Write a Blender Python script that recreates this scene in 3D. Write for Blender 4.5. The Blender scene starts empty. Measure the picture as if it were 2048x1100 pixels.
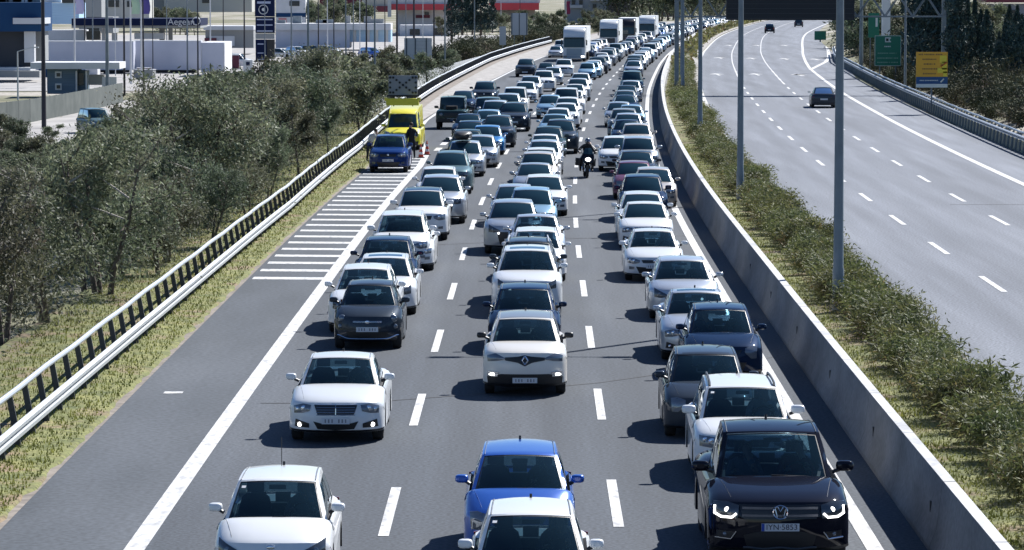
import bpy, bmesh, math, random
import numpy as np
from mathutils import Vector, Matrix
R = math.radians
rnd = random.Random(7)
scene = bpy.context.scene
C = scene.collection

# ------------------------------------------------------------------ camera, sky, sun, exposure
FPX, YH = 7500.0, -29.0                       # focal length and horizon row for a 2048 px wide picture
TH = math.atan((550 - YH) / FPX)
CAMH = 8.6 * math.cos(TH)
cam = bpy.data.cameras.new('camera')
cam.sensor_width = 36; cam.lens = FPX / 2048 * 36
cam.clip_start = 1; cam.clip_end = 12000
cam_ob = bpy.data.objects.new('camera', cam); C.objects.link(cam_ob)
cam_ob.location = (0, 0, CAMH); cam_ob.rotation_euler = (R(90) - TH, 0, 0)
scene.camera = cam_ob

SUN_TO = Vector((0.65, 0.90, 1.0)).normalized()
world = bpy.data.worlds.new('World'); scene.world = world; world.use_nodes = True
nt = world.node_tree; bg = nt.nodes['Background']
sky = nt.nodes.new('ShaderNodeTexSky'); sky.sky_type = 'NISHITA'; sky.sun_disc = False
sky.sun_elevation = math.asin(SUN_TO.z); sky.sun_rotation = math.atan2(SUN_TO.x, SUN_TO.y)
sky.air_density = 1.0; sky.dust_density = 0.0; sky.ozone_density = 4
tint = nt.nodes.new('ShaderNodeMix'); tint.data_type = 'RGBA'; tint.blend_type = 'MULTIPLY'; tint.inputs[0].default_value = 1; tint.inputs[7].default_value = (.84,.96,1.16,1)
nt.links.new(sky.outputs[0], tint.inputs[6]); nt.links.new(tint.outputs[2], bg.inputs[0]); bg.inputs[1].default_value = 0.052
sun = bpy.data.lights.new('sun', 'SUN'); sun.energy = 5.0; sun.angle = R(0.5); sun.color = (1.0, 0.98, 0.96)
sun_ob = bpy.data.objects.new('sun', sun); C.objects.link(sun_ob)
sun_ob.rotation_euler = (-SUN_TO).to_track_quat('-Z', 'Y').to_euler(); sun_ob.location = (60, 80, 90)
scene.view_settings.view_transform = 'Standard'; scene.view_settings.look = 'None'
scene.view_settings.exposure = 0.74; scene.view_settings.gamma = 1
scene.render.engine = 'CYCLES'
scene.cycles.max_bounces = 5; scene.cycles.transparent_max_bounces = 10
scene.cycles.diffuse_bounces = 2; scene.cycles.glossy_bounces = 3
scene.cycles.sample_clamp_indirect = 6

def G(px, py, z=0.0):
    """world point at height z seen at a 2048 x 1100 picture position"""
    u, v = px - 1024, py - 550
    d = (u, FPX * math.cos(TH) - v * math.sin(TH), -FPX * math.sin(TH) - v * math.cos(TH))
    t = (z - CAMH) / d[2]
    return (d[0] * t, d[1] * t, z)
def ZAT(py, D):                               # height that stands at picture row py at distance D
    v = py - 550
    return CAMH + D * (-FPX * math.sin(TH) - v * math.cos(TH)) / (FPX * math.cos(TH) - v * math.sin(TH))
def XAT(px, D): return (px - 1024) / FPX * D
def lerp(a, b, t): return a + (b - a) * t
_BK = [(-400,1.5),(0,1.5),(60,1.7),(100,1.98),(140,2.37),(180,3.1),(224,4.28),(268,5.8),(313,7.6),(372,10.4),(430,13.4),(500,17.6),(634,27.0),(752,37.3),(874,49.5),(1100,76),(1400,118),(3000,400)]
def B(D):
    """x of the line between middle and right lane, at distance D"""
    i = 1
    while i < len(_BK) - 3 and D > _BK[i+1][0]: i += 1
    (x0,y0),(x1,y1),(x2,y2),(x3,y3) = _BK[i-1:i+3]
    m1 = (y2-y0)/(x2-x0); m2 = (y3-y1)/(x3-x1); h = x2-x1; t = (D-x1)/h
    return (2*t**3-3*t**2+1)*y1+(t**3-2*t**2+t)*h*m1+(-2*t**3+3*t**2)*y2+(t**3-t**2)*h*m2
def HEAD(D): return math.atan2(B(D+3)-B(D-3), 6)
def pw(D, pts):
    if D <= pts[0][0]: return pts[0][1]
    for (a, b), (c, d) in zip(pts, pts[1:]):
        if D <= c: return lerp(b, d, (D-a)/(c-a))
    return pts[-1][1]
def RAILL(D): return pw(D, [(60,-10.95),(140,-10.75),(190,-11.2),(240,-12.2),(300,-13.3),(420,-15.2),(520,-15.6)])
def EDGEL(D): return pw(D, [(60,-9.9),(200,-9.95),(235,-10.6),(280,-10.9),(420,-11.3)])
def LINEL(D): return pw(D, [(178,-7.45),(190,-7.7),(205,-8.7),(225,-9.9),(240,-10.3),(300,-10.4),(500,-11.1)])
def smooth(t): t = max(0, min(1, t)); return t*t*(3-2*t)

# ------------------------------------------------------------------ materials
MATS = {}
def mat(name, col, rough=0.6, metal=0.0, coat=0.0, spec=0.5, emit=None, es=0.0):
    if name in MATS: return MATS[name]
    m = bpy.data.materials.new(name); m.use_nodes = True
    b = m.node_tree.nodes['Principled BSDF']
    b.inputs['Base Color'].default_value = (*col, 1); b.inputs['Roughness'].default_value = rough
    b.inputs['Metallic'].default_value = metal; b.inputs['Coat Weight'].default_value = coat
    b.inputs['Coat Roughness'].default_value = 0.04; b.inputs['Specular IOR Level'].default_value = spec
    if emit: b.inputs['Emission Color'].default_value = (*emit, 1); b.inputs['Emission Strength'].default_value = es
    MATS[name] = m; return m
def noisy(name, c1, c2, scale=5, rough=0.8, stretch=(1,1,1), detail=6, contrast=(0.3,0.7), c3=None, scale3=0.3, c3r=(0.45,0.7), bump=0.0, metal=0.0, island=0.0, objrand=0.0, trans=0.0, speck=None):
    if name in MATS: return MATS[name]
    m = bpy.data.materials.new(name); m.use_nodes = True; n = m.node_tree; L = n.links.new
    b = n.nodes['Principled BSDF']; b.inputs['Roughness'].default_value = rough; b.inputs['Metallic'].default_value = metal
    tc = n.nodes.new('ShaderNodeTexCoord'); mp = n.nodes.new('ShaderNodeMapping'); mp.inputs['Scale'].default_value = stretch
    L(tc.outputs['Object'], mp.inputs[0])
    nz = n.nodes.new('ShaderNodeTexNoise'); nz.inputs['Scale'].default_value = scale; nz.inputs['Detail'].default_value = detail
    L(mp.outputs[0], nz.inputs['Vector'])
    cr = n.nodes.new('ShaderNodeValToRGB'); cr.color_ramp.elements[0].position = contrast[0]; cr.color_ramp.elements[1].position = contrast[1]
    cr.color_ramp.elements[0].color = (*c1,1); cr.color_ramp.elements[1].color = (*c2,1); L(nz.outputs[0], cr.inputs[0])
    out = cr.outputs[0]
    if c3:
        n3 = n.nodes.new('ShaderNodeTexNoise'); n3.inputs['Scale'].default_value = scale3; n3.inputs['Detail'].default_value = 3; L(mp.outputs[0], n3.inputs['Vector'])
        mr = n.nodes.new('ShaderNodeMapRange'); mr.inputs[1].default_value = c3r[0]; mr.inputs[2].default_value = c3r[1]; L(n3.outputs[0], mr.inputs[0])
        mx = n.nodes.new('ShaderNodeMix'); mx.data_type = 'RGBA'; L(mr.outputs[0], mx.inputs[0]); L(out, mx.inputs[6]); mx.inputs[7].default_value = (*c3,1); out = mx.outputs[2]
    if speck:
        n4 = n.nodes.new('ShaderNodeTexNoise'); n4.inputs['Scale'].default_value = speck[0]; n4.inputs['Detail'].default_value = 2
        L(tc.outputs['Object'], n4.inputs['Vector'])
        mr = n.nodes.new('ShaderNodeMapRange'); mr.inputs[1].default_value = 0.35; mr.inputs[2].default_value = 0.65; mr.inputs[3].default_value = 1-speck[1]; mr.inputs[4].default_value = 1+speck[1]
        L(n4.outputs[0], mr.inputs[0])
        vm = n.nodes.new('ShaderNodeVectorMath'); vm.operation = 'SCALE'; L(out, vm.inputs[0]); L(mr.outputs[0], vm.inputs['Scale']); out = vm.outputs[0]
    if island or objrand:
        hs = n.nodes.new('ShaderNodeHueSaturation'); L(out, hs.inputs['Color'])
        val = None
        if island:
            g = n.nodes.new('ShaderNodeNewGeometry'); mr = n.nodes.new('ShaderNodeMapRange'); mr.inputs[3].default_value = 1-island; mr.inputs[4].default_value = 1+island
            L(g.outputs['Random Per Island'], mr.inputs[0]); val = mr.outputs[0]
        if objrand:
            oi = n.nodes.new('ShaderNodeObjectInfo'); m2 = n.nodes.new('ShaderNodeMapRange'); m2.inputs[3].default_value = 0.5-objrand*0.09; m2.inputs[4].default_value = 0.5+objrand*0.045
            L(oi.outputs['Random'], m2.inputs[0]); L(m2.outputs[0], hs.inputs['Hue'])
            m3 = n.nodes.new('ShaderNodeMapRange'); m3.inputs[3].default_value = 1-objrand*.5; m3.inputs[4].default_value = 1+objrand*.6
            mm = n.nodes.new('ShaderNodeMath'); mm.operation = 'FRACT'; mu = n.nodes.new('ShaderNodeMath'); mu.operation = 'MULTIPLY'; mu.inputs[1].default_value = 7.31
            L(oi.outputs['Random'], mu.inputs[0]); L(mu.outputs[0], mm.inputs[0]); L(mm.outputs[0], m3.inputs[0])
            if val:
                mt = n.nodes.new('ShaderNodeMath'); mt.operation = 'MULTIPLY'; L(val, mt.inputs[0]); L(m3.outputs[0], mt.inputs[1]); val = mt.outputs[0]
            else: val = m3.outputs[0]
        L(val, hs.inputs['Value']); out = hs.outputs[0]
    L(out, b.inputs['Base Color'])
    if bump:
        bp = n.nodes.new('ShaderNodeBump'); bp.inputs['Strength'].default_value = bump; bp.inputs['Distance'].default_value = 0.05
        L(nz.outputs[0], bp.inputs['Height']); L(bp.outputs[0], b.inputs['Normal'])
    if trans:
        tr = n.nodes.new('ShaderNodeBsdfTranslucent'); L(out, tr.inputs[0]); ms = n.nodes.new('ShaderNodeMixShader'); ms.inputs[0].default_value = trans
        o = n.nodes['Material Output']; L(b.outputs[0], ms.inputs[1]); L(tr.outputs[0], ms.inputs[2]); L(ms.outputs[0], o.inputs[0])
    MATS[name] = m; return m

def road_mat(name, c1, c2, lanes, seed, cpatch):
    m = noisy(name, c1, c2, 1.0, .88, (1,.05,1), 6, (.3,.7), cpatch, .45, (.50,.66), speck=(15,.36)); n = m.node_tree; L = n.links.new; b = n.nodes['Principled BSDF']
    uv = n.nodes.new('ShaderNodeUVMap'); sp = n.nodes.new('ShaderNodeSeparateXYZ'); L(uv.outputs[0], sp.inputs[0])
    src = b.inputs['Base Color'].links[0].from_socket; acc = None
    for c, w, amt in lanes:
        a = n.nodes.new('ShaderNodeMath'); a.operation = 'SUBTRACT'; L(sp.outputs[0], a.inputs[0]); a.inputs[1].default_value = c
        q = n.nodes.new('ShaderNodeMath'); q.operation = 'ABSOLUTE'; L(a.outputs[0], q.inputs[0])
        r = n.nodes.new('ShaderNodeMapRange'); r.interpolation_type = 'SMOOTHSTEP'; r.inputs[1].default_value = 0; r.inputs[2].default_value = w; r.inputs[3].default_value = amt; r.inputs[4].default_value = 0; L(q.outputs[0], r.inputs[0])
        if acc is None: acc = r.outputs[0]
        else: ad = n.nodes.new('ShaderNodeMath'); L(acc, ad.inputs[0]); L(r.outputs[0], ad.inputs[1]); acc = ad.outputs[0]
    nz = n.nodes.new('ShaderNodeTexNoise'); nz.inputs['Scale'].default_value = 1.3; nz.inputs['Detail'].default_value = 5
    mp = n.nodes.new('ShaderNodeMapping'); mp.inputs['Scale'].default_value = (1.6,.045,1); L(uv.outputs[0], mp.inputs[0]); L(mp.outputs[0], nz.inputs['Vector'])
    mr = n.nodes.new('ShaderNodeMapRange'); mr.inputs[1].default_value = .3; mr.inputs[2].default_value = .7; mr.inputs[3].default_value = .2; mr.inputs[4].default_value = 1.8; L(nz.outputs[0], mr.inputs[0])
    mu = n.nodes.new('ShaderNodeMath'); mu.operation = 'MULTIPLY'; L(acc, mu.inputs[0]); L(mr.outputs[0], mu.inputs[1])
    m2 = n.nodes.new('ShaderNodeMapRange'); m2.inputs[1].default_value = .3; m2.inputs[2].default_value = .7; m2.inputs[3].default_value = -.10; m2.inputs[4].default_value = .10; L(nz.outputs[0], m2.inputs[0])
    a2 = n.nodes.new('ShaderNodeMath'); L(mu.outputs[0], a2.inputs[0]); L(m2.outputs[0], a2.inputs[1])
    a3 = n.nodes.new('ShaderNodeMath'); L(a2.outputs[0], a3.inputs[0]); a3.inputs[1].default_value = 1.0
    vm = n.nodes.new('ShaderNodeVectorMath'); vm.operation = 'SCALE'; L(src, vm.inputs[0]); L(a3.outputs[0], vm.inputs['Scale']); L(vm.outputs[0], b.inputs['Base Color']); return m
_lw = [(c+q, .55, -.10) for c in (-9.2,-5.55,-1.85,1.9) for q in (-.85,.85)]+[(c,.35,-.16) for c in (-5.55,-1.85,1.9)]
_rw = [(c+q, .6, -.11) for c in (9.9,13.65,17.4) for q in (-.9,.9)]+[(20.8,1.4,.10)]
asphalt_dark0 = noisy('asphalt plain', (.056,.060,.067), (.083,.089,.099), 0.9, 0.9, (1,.12,1), 5, (.3,.7), (.105,.110,.118), .35, (.5,.75), speck=(9,.22))
asphalt_dark = road_mat('asphalt dark', (.036,.044,.055), (.056,.067,.082), _lw, 1, (.072,.083,.098))
asphalt_light = road_mat('asphalt light', (.125,.138,.162), (.165,.180,.208), _rw, 2, (.112,.124,.146))
asphalt_light0 = noisy('asphalt light plain', (.185,.195,.215), (.235,.245,.268), 0.7, 0.85, (1,.06,1), 6, (.3,.7), (.165,.175,.195), .3, (.45,.7), speck=(8,.12))
asphalt_shoulder = noisy('asphalt shoulder', (.041,.050,.060), (.063,.074,.088), .6, .9, (1,.2,1), 5, (.3,.7), (.083,.094,.108), .22, (.5,.72), speck=(9,.22))
paint_white = noisy('road paint', (.34,.34,.34), (.58,.58,.565), 7, .7, (1,.3,1), 8, (.30,.52), speck=(7,.08))
joint_dark = mat('joint sealant', (.02,.02,.022), .7)
beige_strip = noisy('beige gravel', (.27,.255,.235), (.40,.38,.355), 1.2, .95, (1,.3,1), 6, speck=(4,.2))
brown_strip = noisy('brown earth', (.17,.145,.12), (.26,.225,.19), 1.5, .95, (1,.3,1), 6, speck=(4,.2))
concrete = noisy('concrete', (.17,.17,.168), (.26,.26,.255), 1.3, .9, (1,.35,.9), 7, (.3,.7), (.125,.125,.122), .6, (.48,.75), bump=.1, speck=(10,.12))  # barrier wall darkened: shade of the traffic face put into the colour
concrete_sunlit = noisy('concrete sunlit', (.38,.385,.39), (.58,.58,.57), 2.5, .9, (1,.4,1), 6, (.3,.6), speck=(9,.12))  # same concrete, sunlight on the barrier top painted into the colour
soil_grass = noisy('verge grass soil', (.09,.108,.03), (.21,.205,.068), 1.6, .95, (1,.7,1), 7, (.3,.7), (.20,.145,.085), .9, (.52,.66), speck=(9,.35))
grass_blade = noisy('grass blades', (.08,.105,.022), (.25,.25,.065), .8, .8, island=.45, trans=.3)
field = noisy('rough ground', (.10,.11,.05), (.20,.18,.11), .12, .95, c3=(.36,.33,.28), scale3=.04, c3r=(.5,.6), speck=(2,.3))
yard = noisy('pale yard', (.27,.26,.25), (.40,.385,.365), .2, .95, speck=(1,.1))
galv = mat('galvanised steel', (.50,.525,.55), .42, .35)
galv_dark = noisy('weathered steel', (.16,.19,.21), (.24,.28,.31), 2, .6, metal=.2)
post_dark = mat('guard post steel', (.06,.063,.068), .5, .5)
blackp = mat('black plastic', (.016,.017,.019), .45)
rubber = mat('rubber', (.02,.02,.021), .8)
interior = mat('car interior', (.035,.037,.042), .8)
seatm = mat('seat cloth', (.07,.075,.085), .9)
chrome = mat('chrome', (.75,.76,.78), .12, 1)
rim_m = mat('alloy rim', (.42,.44,.46), .3, .9)
lamp_clear = mat('headlamp lens', (.17,.195,.225), .08, .4, .9)
lamp_dark = mat('headlamp dark lens', (.07,.08,.09), .06, .3, 1)
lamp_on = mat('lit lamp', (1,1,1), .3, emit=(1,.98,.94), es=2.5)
lamp_red = mat('tail lens', (.35,.015,.015), .12, 0, .8)
plate_m = mat('number plate', (.62,.64,.66), .5)
plate_ink = mat('plate ink', (.03,.03,.05), .6)
plate_blue = mat('plate blue band', (.02,.06,.35), .6)
skin = mat('skin', (.46,.28,.20), .6)
hairm = mat('hair', (.03,.02,.015), .7)
grille_m = mat('grille mesh', (.02,.021,.024), .35)
sticker = mat('windscreen sticker', (.8,.8,.8), .6)
def glass_mat(name, tint, tr):
    m = bpy.data.materials.new(name); m.use_nodes = True; n = m.node_tree; n.nodes.remove(n.nodes['Principled BSDF'])
    t = n.nodes.new('ShaderNodeBsdfTransparent'); t.inputs[0].default_value = (*tint,1)
    g = n.nodes.new('ShaderNodeBsdfGlossy'); g.inputs['Roughness'].default_value = .02; g.inputs[0].default_value = (.95,1,1,1)
    d = n.nodes.new('ShaderNodeBsdfDiffuse'); d.inputs[0].default_value = (.016,.042,.058,1)
    f = n.nodes.new('ShaderNodeFresnel'); f.inputs[0].default_value = 1.45
    m1 = n.nodes.new('ShaderNodeMixShader'); m1.inputs[0].default_value = 1-tr
    n.links.new(t.outputs[0], m1.inputs[1]); n.links.new(d.outputs[0], m1.inputs[2])
    m2 = n.nodes.new('ShaderNodeMixShader'); n.links.new(f.outputs[0], m2.inputs[0]); n.links.new(m1.outputs[0], m2.inputs[1]); n.links.new(g.outputs[0], m2.inputs[2])
    n.links.new(m2.outputs[0], n.nodes['Material Output'].inputs[0]); MATS[name] = m; return m
glass_see = glass_mat('car glass', (.36,.52,.60), .62)
glass_far = glass_mat('dark car glass', (.3,.4,.42), .0)
PAINTS = {
 'white': ((.80,.81,.80),0,.35), 'pearl white': ((.74,.76,.76),0,.35), 'silver': ((.52,.55,.58),.55,.35), 'light grey': ((.40,.43,.46),.5,.35),
 'grey': ((.20,.22,.24),.5,.35), 'dark grey': ((.035,.045,.058),.4,.32), 'black': ((.008,.009,.016),.1,.28), 'blue': ((.025,.11,.46),.25,.3),
 'dark blue': ((.009,.022,.055),.3,.3), 'light blue': ((.25,.42,.55),.4,.35), 'beige': ((.58,.52,.45),.3,.35), 'dark green': ((.025,.05,.052),.3,.3),
 'teal grey': ((.10,.16,.18),.45,.33), 'maroon': ((.14,.055,.095),.3,.3), 'cream': ((.76,.73,.66),0,.35), 'yellow': ((.86,.78,.05),0,.4), 'deep blue': ((.008,.032,.14),.2,.3), 'bright blue': ((.02,.20,.50),.25,.3)}
def paint(c):
    col, me, ro = PAINTS[c]; dark = max(col) < .25; return mat('car paint ' + c, col, .45 if dark else ro, me*(.35 if dark else 1), .7 if dark else .8, .0 if dark else .4)

# ------------------------------------------------------------------ mesh helpers
class MB:
    def __init__(s): s.v = []; s.f = []; s.m = []
    def face(s, pts, m=0):
        i = len(s.v); s.v += [tuple(p) for p in pts]; s.f.append(tuple(range(i, i+len(pts)))); s.m.append(m)
    def grid(s, rows, m=0, close=False, mfun=None):
        i = len(s.v); nr, nc = len(rows), len(rows[0])
        for r in rows: s.v += [tuple(p) for p in r]
        for a in range(nr-1):
            for b in range(nc-1 + (1 if close else 0)):
                b2 = (b+1) % nc
                s.f.append((i+a*nc+b, i+a*nc+b2, i+(a+1)*nc+b2, i+(a+1)*nc+b)); s.m.append(mfun(a,b) if mfun else m)
    def box(s, c, d, m=0, rz=0, taper=1.0):
        cx, cy, cz = c; a, b, h = d[0]/2, d[1]/2, d[2]/2; co, si = math.cos(rz), math.sin(rz); P = []
        for z, k in ((-h,1.0),(h,taper)):
            for x, y in ((-a,-b),(a,-b),(a,b),(-a,b)):
                x *= k; y *= k; P.append((cx+x*co-y*si, cy+x*si+y*co, cz+z))
        i = len(s.v); s.v += P
        for f in ((0,3,2,1),(4,5,6,7),(0,1,5,4),(1,2,6,5),(2,3,7,6),(3,0,4,7)): s.f.append(tuple(i+k for k in f)); s.m.append(m)
    def tube(s, pts, rad, n=8, m=0, cap=True):
        pts = [Vector(p) for p in pts]
        if not isinstance(rad, (list, tuple)): rad = [rad]*len(pts)
        i = len(s.v)
        for k, p in enumerate(pts):
            d = (pts[min(k+1,len(pts)-1)] - pts[max(k-1,0)]).normalized()
            up = Vector((0,0,1)) if abs(d.z) < .9 else Vector((1,0,0))
            a = d.cross(up).normalized(); b = a.cross(d)
            for j in range(n):
                t = 2*math.pi*j/n; s.v.append(tuple(p + (a*math.cos(t)+b*math.sin(t))*rad[k]))
        for k in range(len(pts)-1):
            for j in range(n):
                s.f.append((i+k*n+j, i+k*n+(j+1)%n, i+(k+1)*n+(j+1)%n, i+(k+1)*n+j)); s.m.append(m)
        if cap:
            s.f.append(tuple(i+j for j in range(n))[::-1]); s.m.append(m)
            s.f.append(tuple(i+(len(pts)-1)*n+j for j in range(n))); s.m.append(m)
    def ell(s, c, r, m=0, n=10, k=7):
        rows = []
        for a in range(k+1):
            t = math.pi*a/k; rows.append([(c[0]+r[0]*math.sin(t)*math.cos(2*math.pi*b/n), c[1]+r[1]*math.sin(t)*math.sin(2*math.pi*b/n), c[2]+r[2]*math.cos(t)) for b in range(n)])
        s.grid(rows, m, True)
    def lathe(s, prof, c, n=20, m=0):     # axis along x; prof = [(x, r)]
        rows = [[(c[0]+x, c[1]+r*math.cos(2*math.pi*j/n), c[2]+r*math.sin(2*math.pi*j/n)) for j in range(n)] for x, r in prof]
        s.grid(rows, m, True)
    def mesh(s, name, mats, smooth=False, ang=35, weld=False, bevel=0):
        me = bpy.data.meshes.new(name); me.from_pydata(s.v, [], s.f)
        for q in mats: me.materials.append(q)
        me.polygons.foreach_set('material_index', s.m); me.update()
        if weld or bevel:
            bm = bmesh.new(); bm.from_mesh(me); bmesh.ops.remove_doubles(bm, verts=bm.verts, dist=.0006)
            bmesh.ops.recalc_face_normals(bm, faces=bm.faces)
            if bevel:
                es = [e for e in bm.edges if len(e.link_faces) == 2 and e.calc_face_angle(0) > R(24)]
                bmesh.ops.bevel(bm, geom=es, offset=bevel, segments=2, profile=.6, affect='EDGES', clamp_overlap=True)
            bm.to_mesh(me); bm.free()
        if smooth:
            me.shade_smooth(); me.set_sharp_from_angle(angle=R(ang))
        return me
def link(name, me, parent=None, loc=None):
    o = bpy.data.objects.new(name, me); C.objects.link(o)
    if parent: o.parent = parent
    if loc: o.location = loc
    return o
def empty(name, loc, rz=0):
    o = bpy.data.objects.new(name, None); C.objects.link(o); o.location = loc; o.rotation_euler = (0,0,rz); o.empty_display_size = .3; return o
def tag(o, label=None, cat=None, group=None, kind=None):
    if label: o['label'] = label
    if cat: o['category'] = cat
    if group: o['group'] = group
    if kind: o['kind'] = kind
    return o
def text_mesh(txt, size, m, ext=.004):
    cu = bpy.data.curves.new('text', 'FONT'); cu.body = txt; cu.size = size; cu.extrude = ext; cu.align_x = 'CENTER'; cu.align_y = 'CENTER'
    o = bpy.data.objects.new('text', cu); C.objects.link(o)
    dg = bpy.context.evaluated_depsgraph_get(); me = bpy.data.meshes.new_from_object(o.evaluated_get(dg)); me.materials.clear(); me.materials.append(m)
    bpy.data.objects.remove(o); bpy.data.curves.remove(cu)
    me.transform(Matrix.Rotation(R(90), 4, 'X'))        # faces -Y
    return me

# ------------------------------------------------------------------ setting: terrain, roads, markings
def terr(off, D):
    rl = RAILL(D) - 1.3
    if off > rl - .1 and off < 24.5: return -0.03
    if off >= 24.5: return -0.03 + .5*smooth((off-24.5)/3)
    d = rl - off
    return -0.03 - 1.3*smooth(d/4.0) - 1.15*smooth((d-4)/8)
def build_ground():
    offs = [-6000,-2000,-600,-250,-120,-70,-45,-32,-26,-23,-20.5,-19,-17.5,-16.5,-15.5,-14.5,-13.7,-13,-12.4,-11.9,0,12,24.4,25.5,26.5,27.5,40,80,300,900,6000]
    Ds = [-200,-50,0]+[20*k for k in range(1,60)]+[1300,1500,1900,2600,4000,7000,11000]
    rows = []
    for D in Ds:
        b = B(min(D,1300))
        rows.append([(b+o, D, terr(o, D) - (0 if -12.5<o<24.4 else 0)) for o in offs])
    mb = MB(); mb.grid(rows)
    o = link('ground', mb.mesh('ground', [field], True, 80)); tag(o, kind='structure')
build_ground()
def strip(name, a, b, D0, D1, z, m, step=6.0, mb=None, mi=0):
    fa = a if callable(a) else (lambda D, k=a: k); fb = b if callable(b) else (lambda D, k=b: k)
    own = mb is None
    if own: mb = MB()
    n = max(1, int(math.ceil((D1-D0)/step)))
    rows = []
    for i in range(n+1):
        D = lerp(D0, D1, i/n); x = B(D); rows.append([(x+fa(D), D, z), (x+fb(D), D, z)])
    mb.grid(rows, mi)
    if own:
        me = mb.mesh(name, [m]); uv = me.uv_layers.new(name='UVMap'); co = {}
        for lp in me.loops: v = me.vertices[lp.vertex_index].co; uv.data[lp.index].uv = (v.x-B(v.y), v.y)
        o = link(name, me); tag(o, kind='structure'); return o
strip('road', lambda D: EDGEL(D), 4.75, 20, 1350, 0.0, asphalt_dark)
strip('road', 8.0, lambda D: pw(D, [(350,22.7),(500,27),(680,36),(900,40)]), 20, 1350, 0.0, asphalt_light)
strip('hard_shoulder', lambda D: EDGEL(D)+.02, lambda D: LINEL(D)-.1, 20, 190, 0.004, asphalt_shoulder)
strip('gravel_shoulder', lambda D: RAILL(D)+.7, lambda D: EDGEL(D)+.3, 232, 900, 0.008, beige_strip)
strip('earth_strip', lambda D: RAILL(D)-.2, lambda D: RAILL(D)+.75, 225, 900, 0.012, brown_strip)
# raised grass verge left, grass median
def verge(name, a, b, D0, D1, m, h=.07, step=.7, jag=.07):
    rr = random.Random(3); mb = MB(); rows = []; D = D0
    while D <= D1:
        x = B(D); fa = a(D)+rr.uniform(-jag,jag)*.3; fb = b(D)+rr.uniform(-jag,jag)
        rows.append([(x+fa, D, -.02), (x+fa+.08, D, h*.8), (x+lerp(fa,fb,.5), D, h+rr.uniform(0,.04)), (x+fb-.06, D, h*.7), (x+fb, D, -.02)])
        D += step if D < 220 else step*4
    mb.grid(rows); o = link(name, mb.mesh(name, [m], True, 60)); tag(o, kind='structure')
verge('grass_verge', lambda D: RAILL(D)-3.2, lambda D: EDGEL(D)+.05, 20, 236, soil_grass)
strip('verge_soil', lambda D: EDGEL(D)-.12, lambda D: EDGEL(D)+.13, 20, 236, .010, brown_strip, 3)
verge('grass_median', lambda D: 5.2, lambda D: 8.0, 20, 900, soil_grass, .09)
strip('concrete_edge', 7.15, lambda D: 8.05, 300, 1200, .14, beige_strip)

def markings():
    mb = MB()
    P, DL = 14.75, 5.7
    strip('', lambda D: LINEL(D)-.15, lambda D: LINEL(D)+.17, 20, 330, .008, None, 3, mb)
    strip('', lambda D: LINEL(D)-.12, lambda D: LINEL(D)+.12, 330, 1000, .008, None, 6, mb)
    k = 0
    while 195+k*7 < 330:                       # wide broken line where the fourth lane begins
        strip('', -7.55, -7.22, 195+k*7, 198.5+k*7, .008, None, 4, mb); k += 1
    strip('', 3.72, 3.98, 20, 1000, .008, None, 5, mb)
    for off, c0 in ((-3.7, 60.9), (0.0, 61.9)):
        k = -2
        while c0+k*P < 900:
            c = c0+k*P; strip('', off-.085, off+.085, c-DL/2, c+DL/2, .008, None, 3, mb); k += 1
    for off, c0 in ((11.8, 107.7-5*14.8), (15.5, 107.4-5*14.8)):
        k = 0
        while c0+k*14.8 < 380:
            c = c0+k*14.8; strip('', off-.09, off+.09, c-DL/2, c+DL/2, .008, None, 3, mb); k += 1
        strip('', off-.06, off+.06, 330, 900, .006, None, 6, mb)
    strip('', 8.0, 8.28, 20, 1000, .008, None, 5, mb)
    rs = lambda D: pw(D, [(300,19.4),(387,19.6),(500,21.1),(577,21.8),(680,22.6),(798,24),(1000,26)])
    strip('', lambda D: rs(D)-.16, lambda D: rs(D)+.16, 20, 1000, .008, None, 5, mb)
    gore = [G(*p, .012) for p in ((1621,139),(1637,131),(1651,124),(1658,115),(1657,104),(1654,90))]
    mb.grid([[(x-.22, y, z), (x+.22, y, z)] for x, y, z in gore])
    for k in range(26):                        # hatched shoulder
        D = 109.3+k*3.06; D2 = D+.88
        a, b = B(D)+EDGEL(D)+.25, B(D)+LINEL(D)-.12
        mb.face([(a, D+.12, .0085), (b, D-.12, .0085), (b, D2-.12, .0085), (a, D2+.12, .0085)])
    for px, py in ((1435,149),(1513,149),(1598,150),(1440,116),(1504,117),(1571,118),(1632,119),(1459,91),(1515,91),(1570,91),(1602,150)):
        x, y, z = G(px, py, .0085)
        mb.face([(x-.12,y-4,z),(x+.12,y-4,z),(x+.12,y+1,z),(x-.12,y+1,z)]); mb.face([(x-.75,y+1,z),(x+.75,y+1,z),(x,y+4.5,z)])
    x, y, z = G(345, 787, .0125); mb.face([(x-.2,y,z),(x+.2,y+.05,z),(x+.2,y+.42,z),(x-.2,y+.4,z)])
    o = link('road_markings', mb.mesh('road_markings', [paint_white])); tag(o, kind='structure')
    mb = MB()                                  # dark joints across the carriageways
    for pts in (((520,806),(600,806),(780,801),(930,790),(1060,778),(1200,765),(1340,745),(1560,712)), ((660,497),(760,494),(930,487),(1100,478),(1420,470)),
                ((1900,409),(2060,409))):
        w = .05 if pts[0][1] > 300 else .35
        mb.grid([[(x, y-w, z), (x, y+w, z)] for x, y, z in (G(*p, .006) for p in pts)])
    o = link('road_joints', mb.mesh('road_joints', [joint_dark])); tag(o, kind='structure')
markings()

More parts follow.
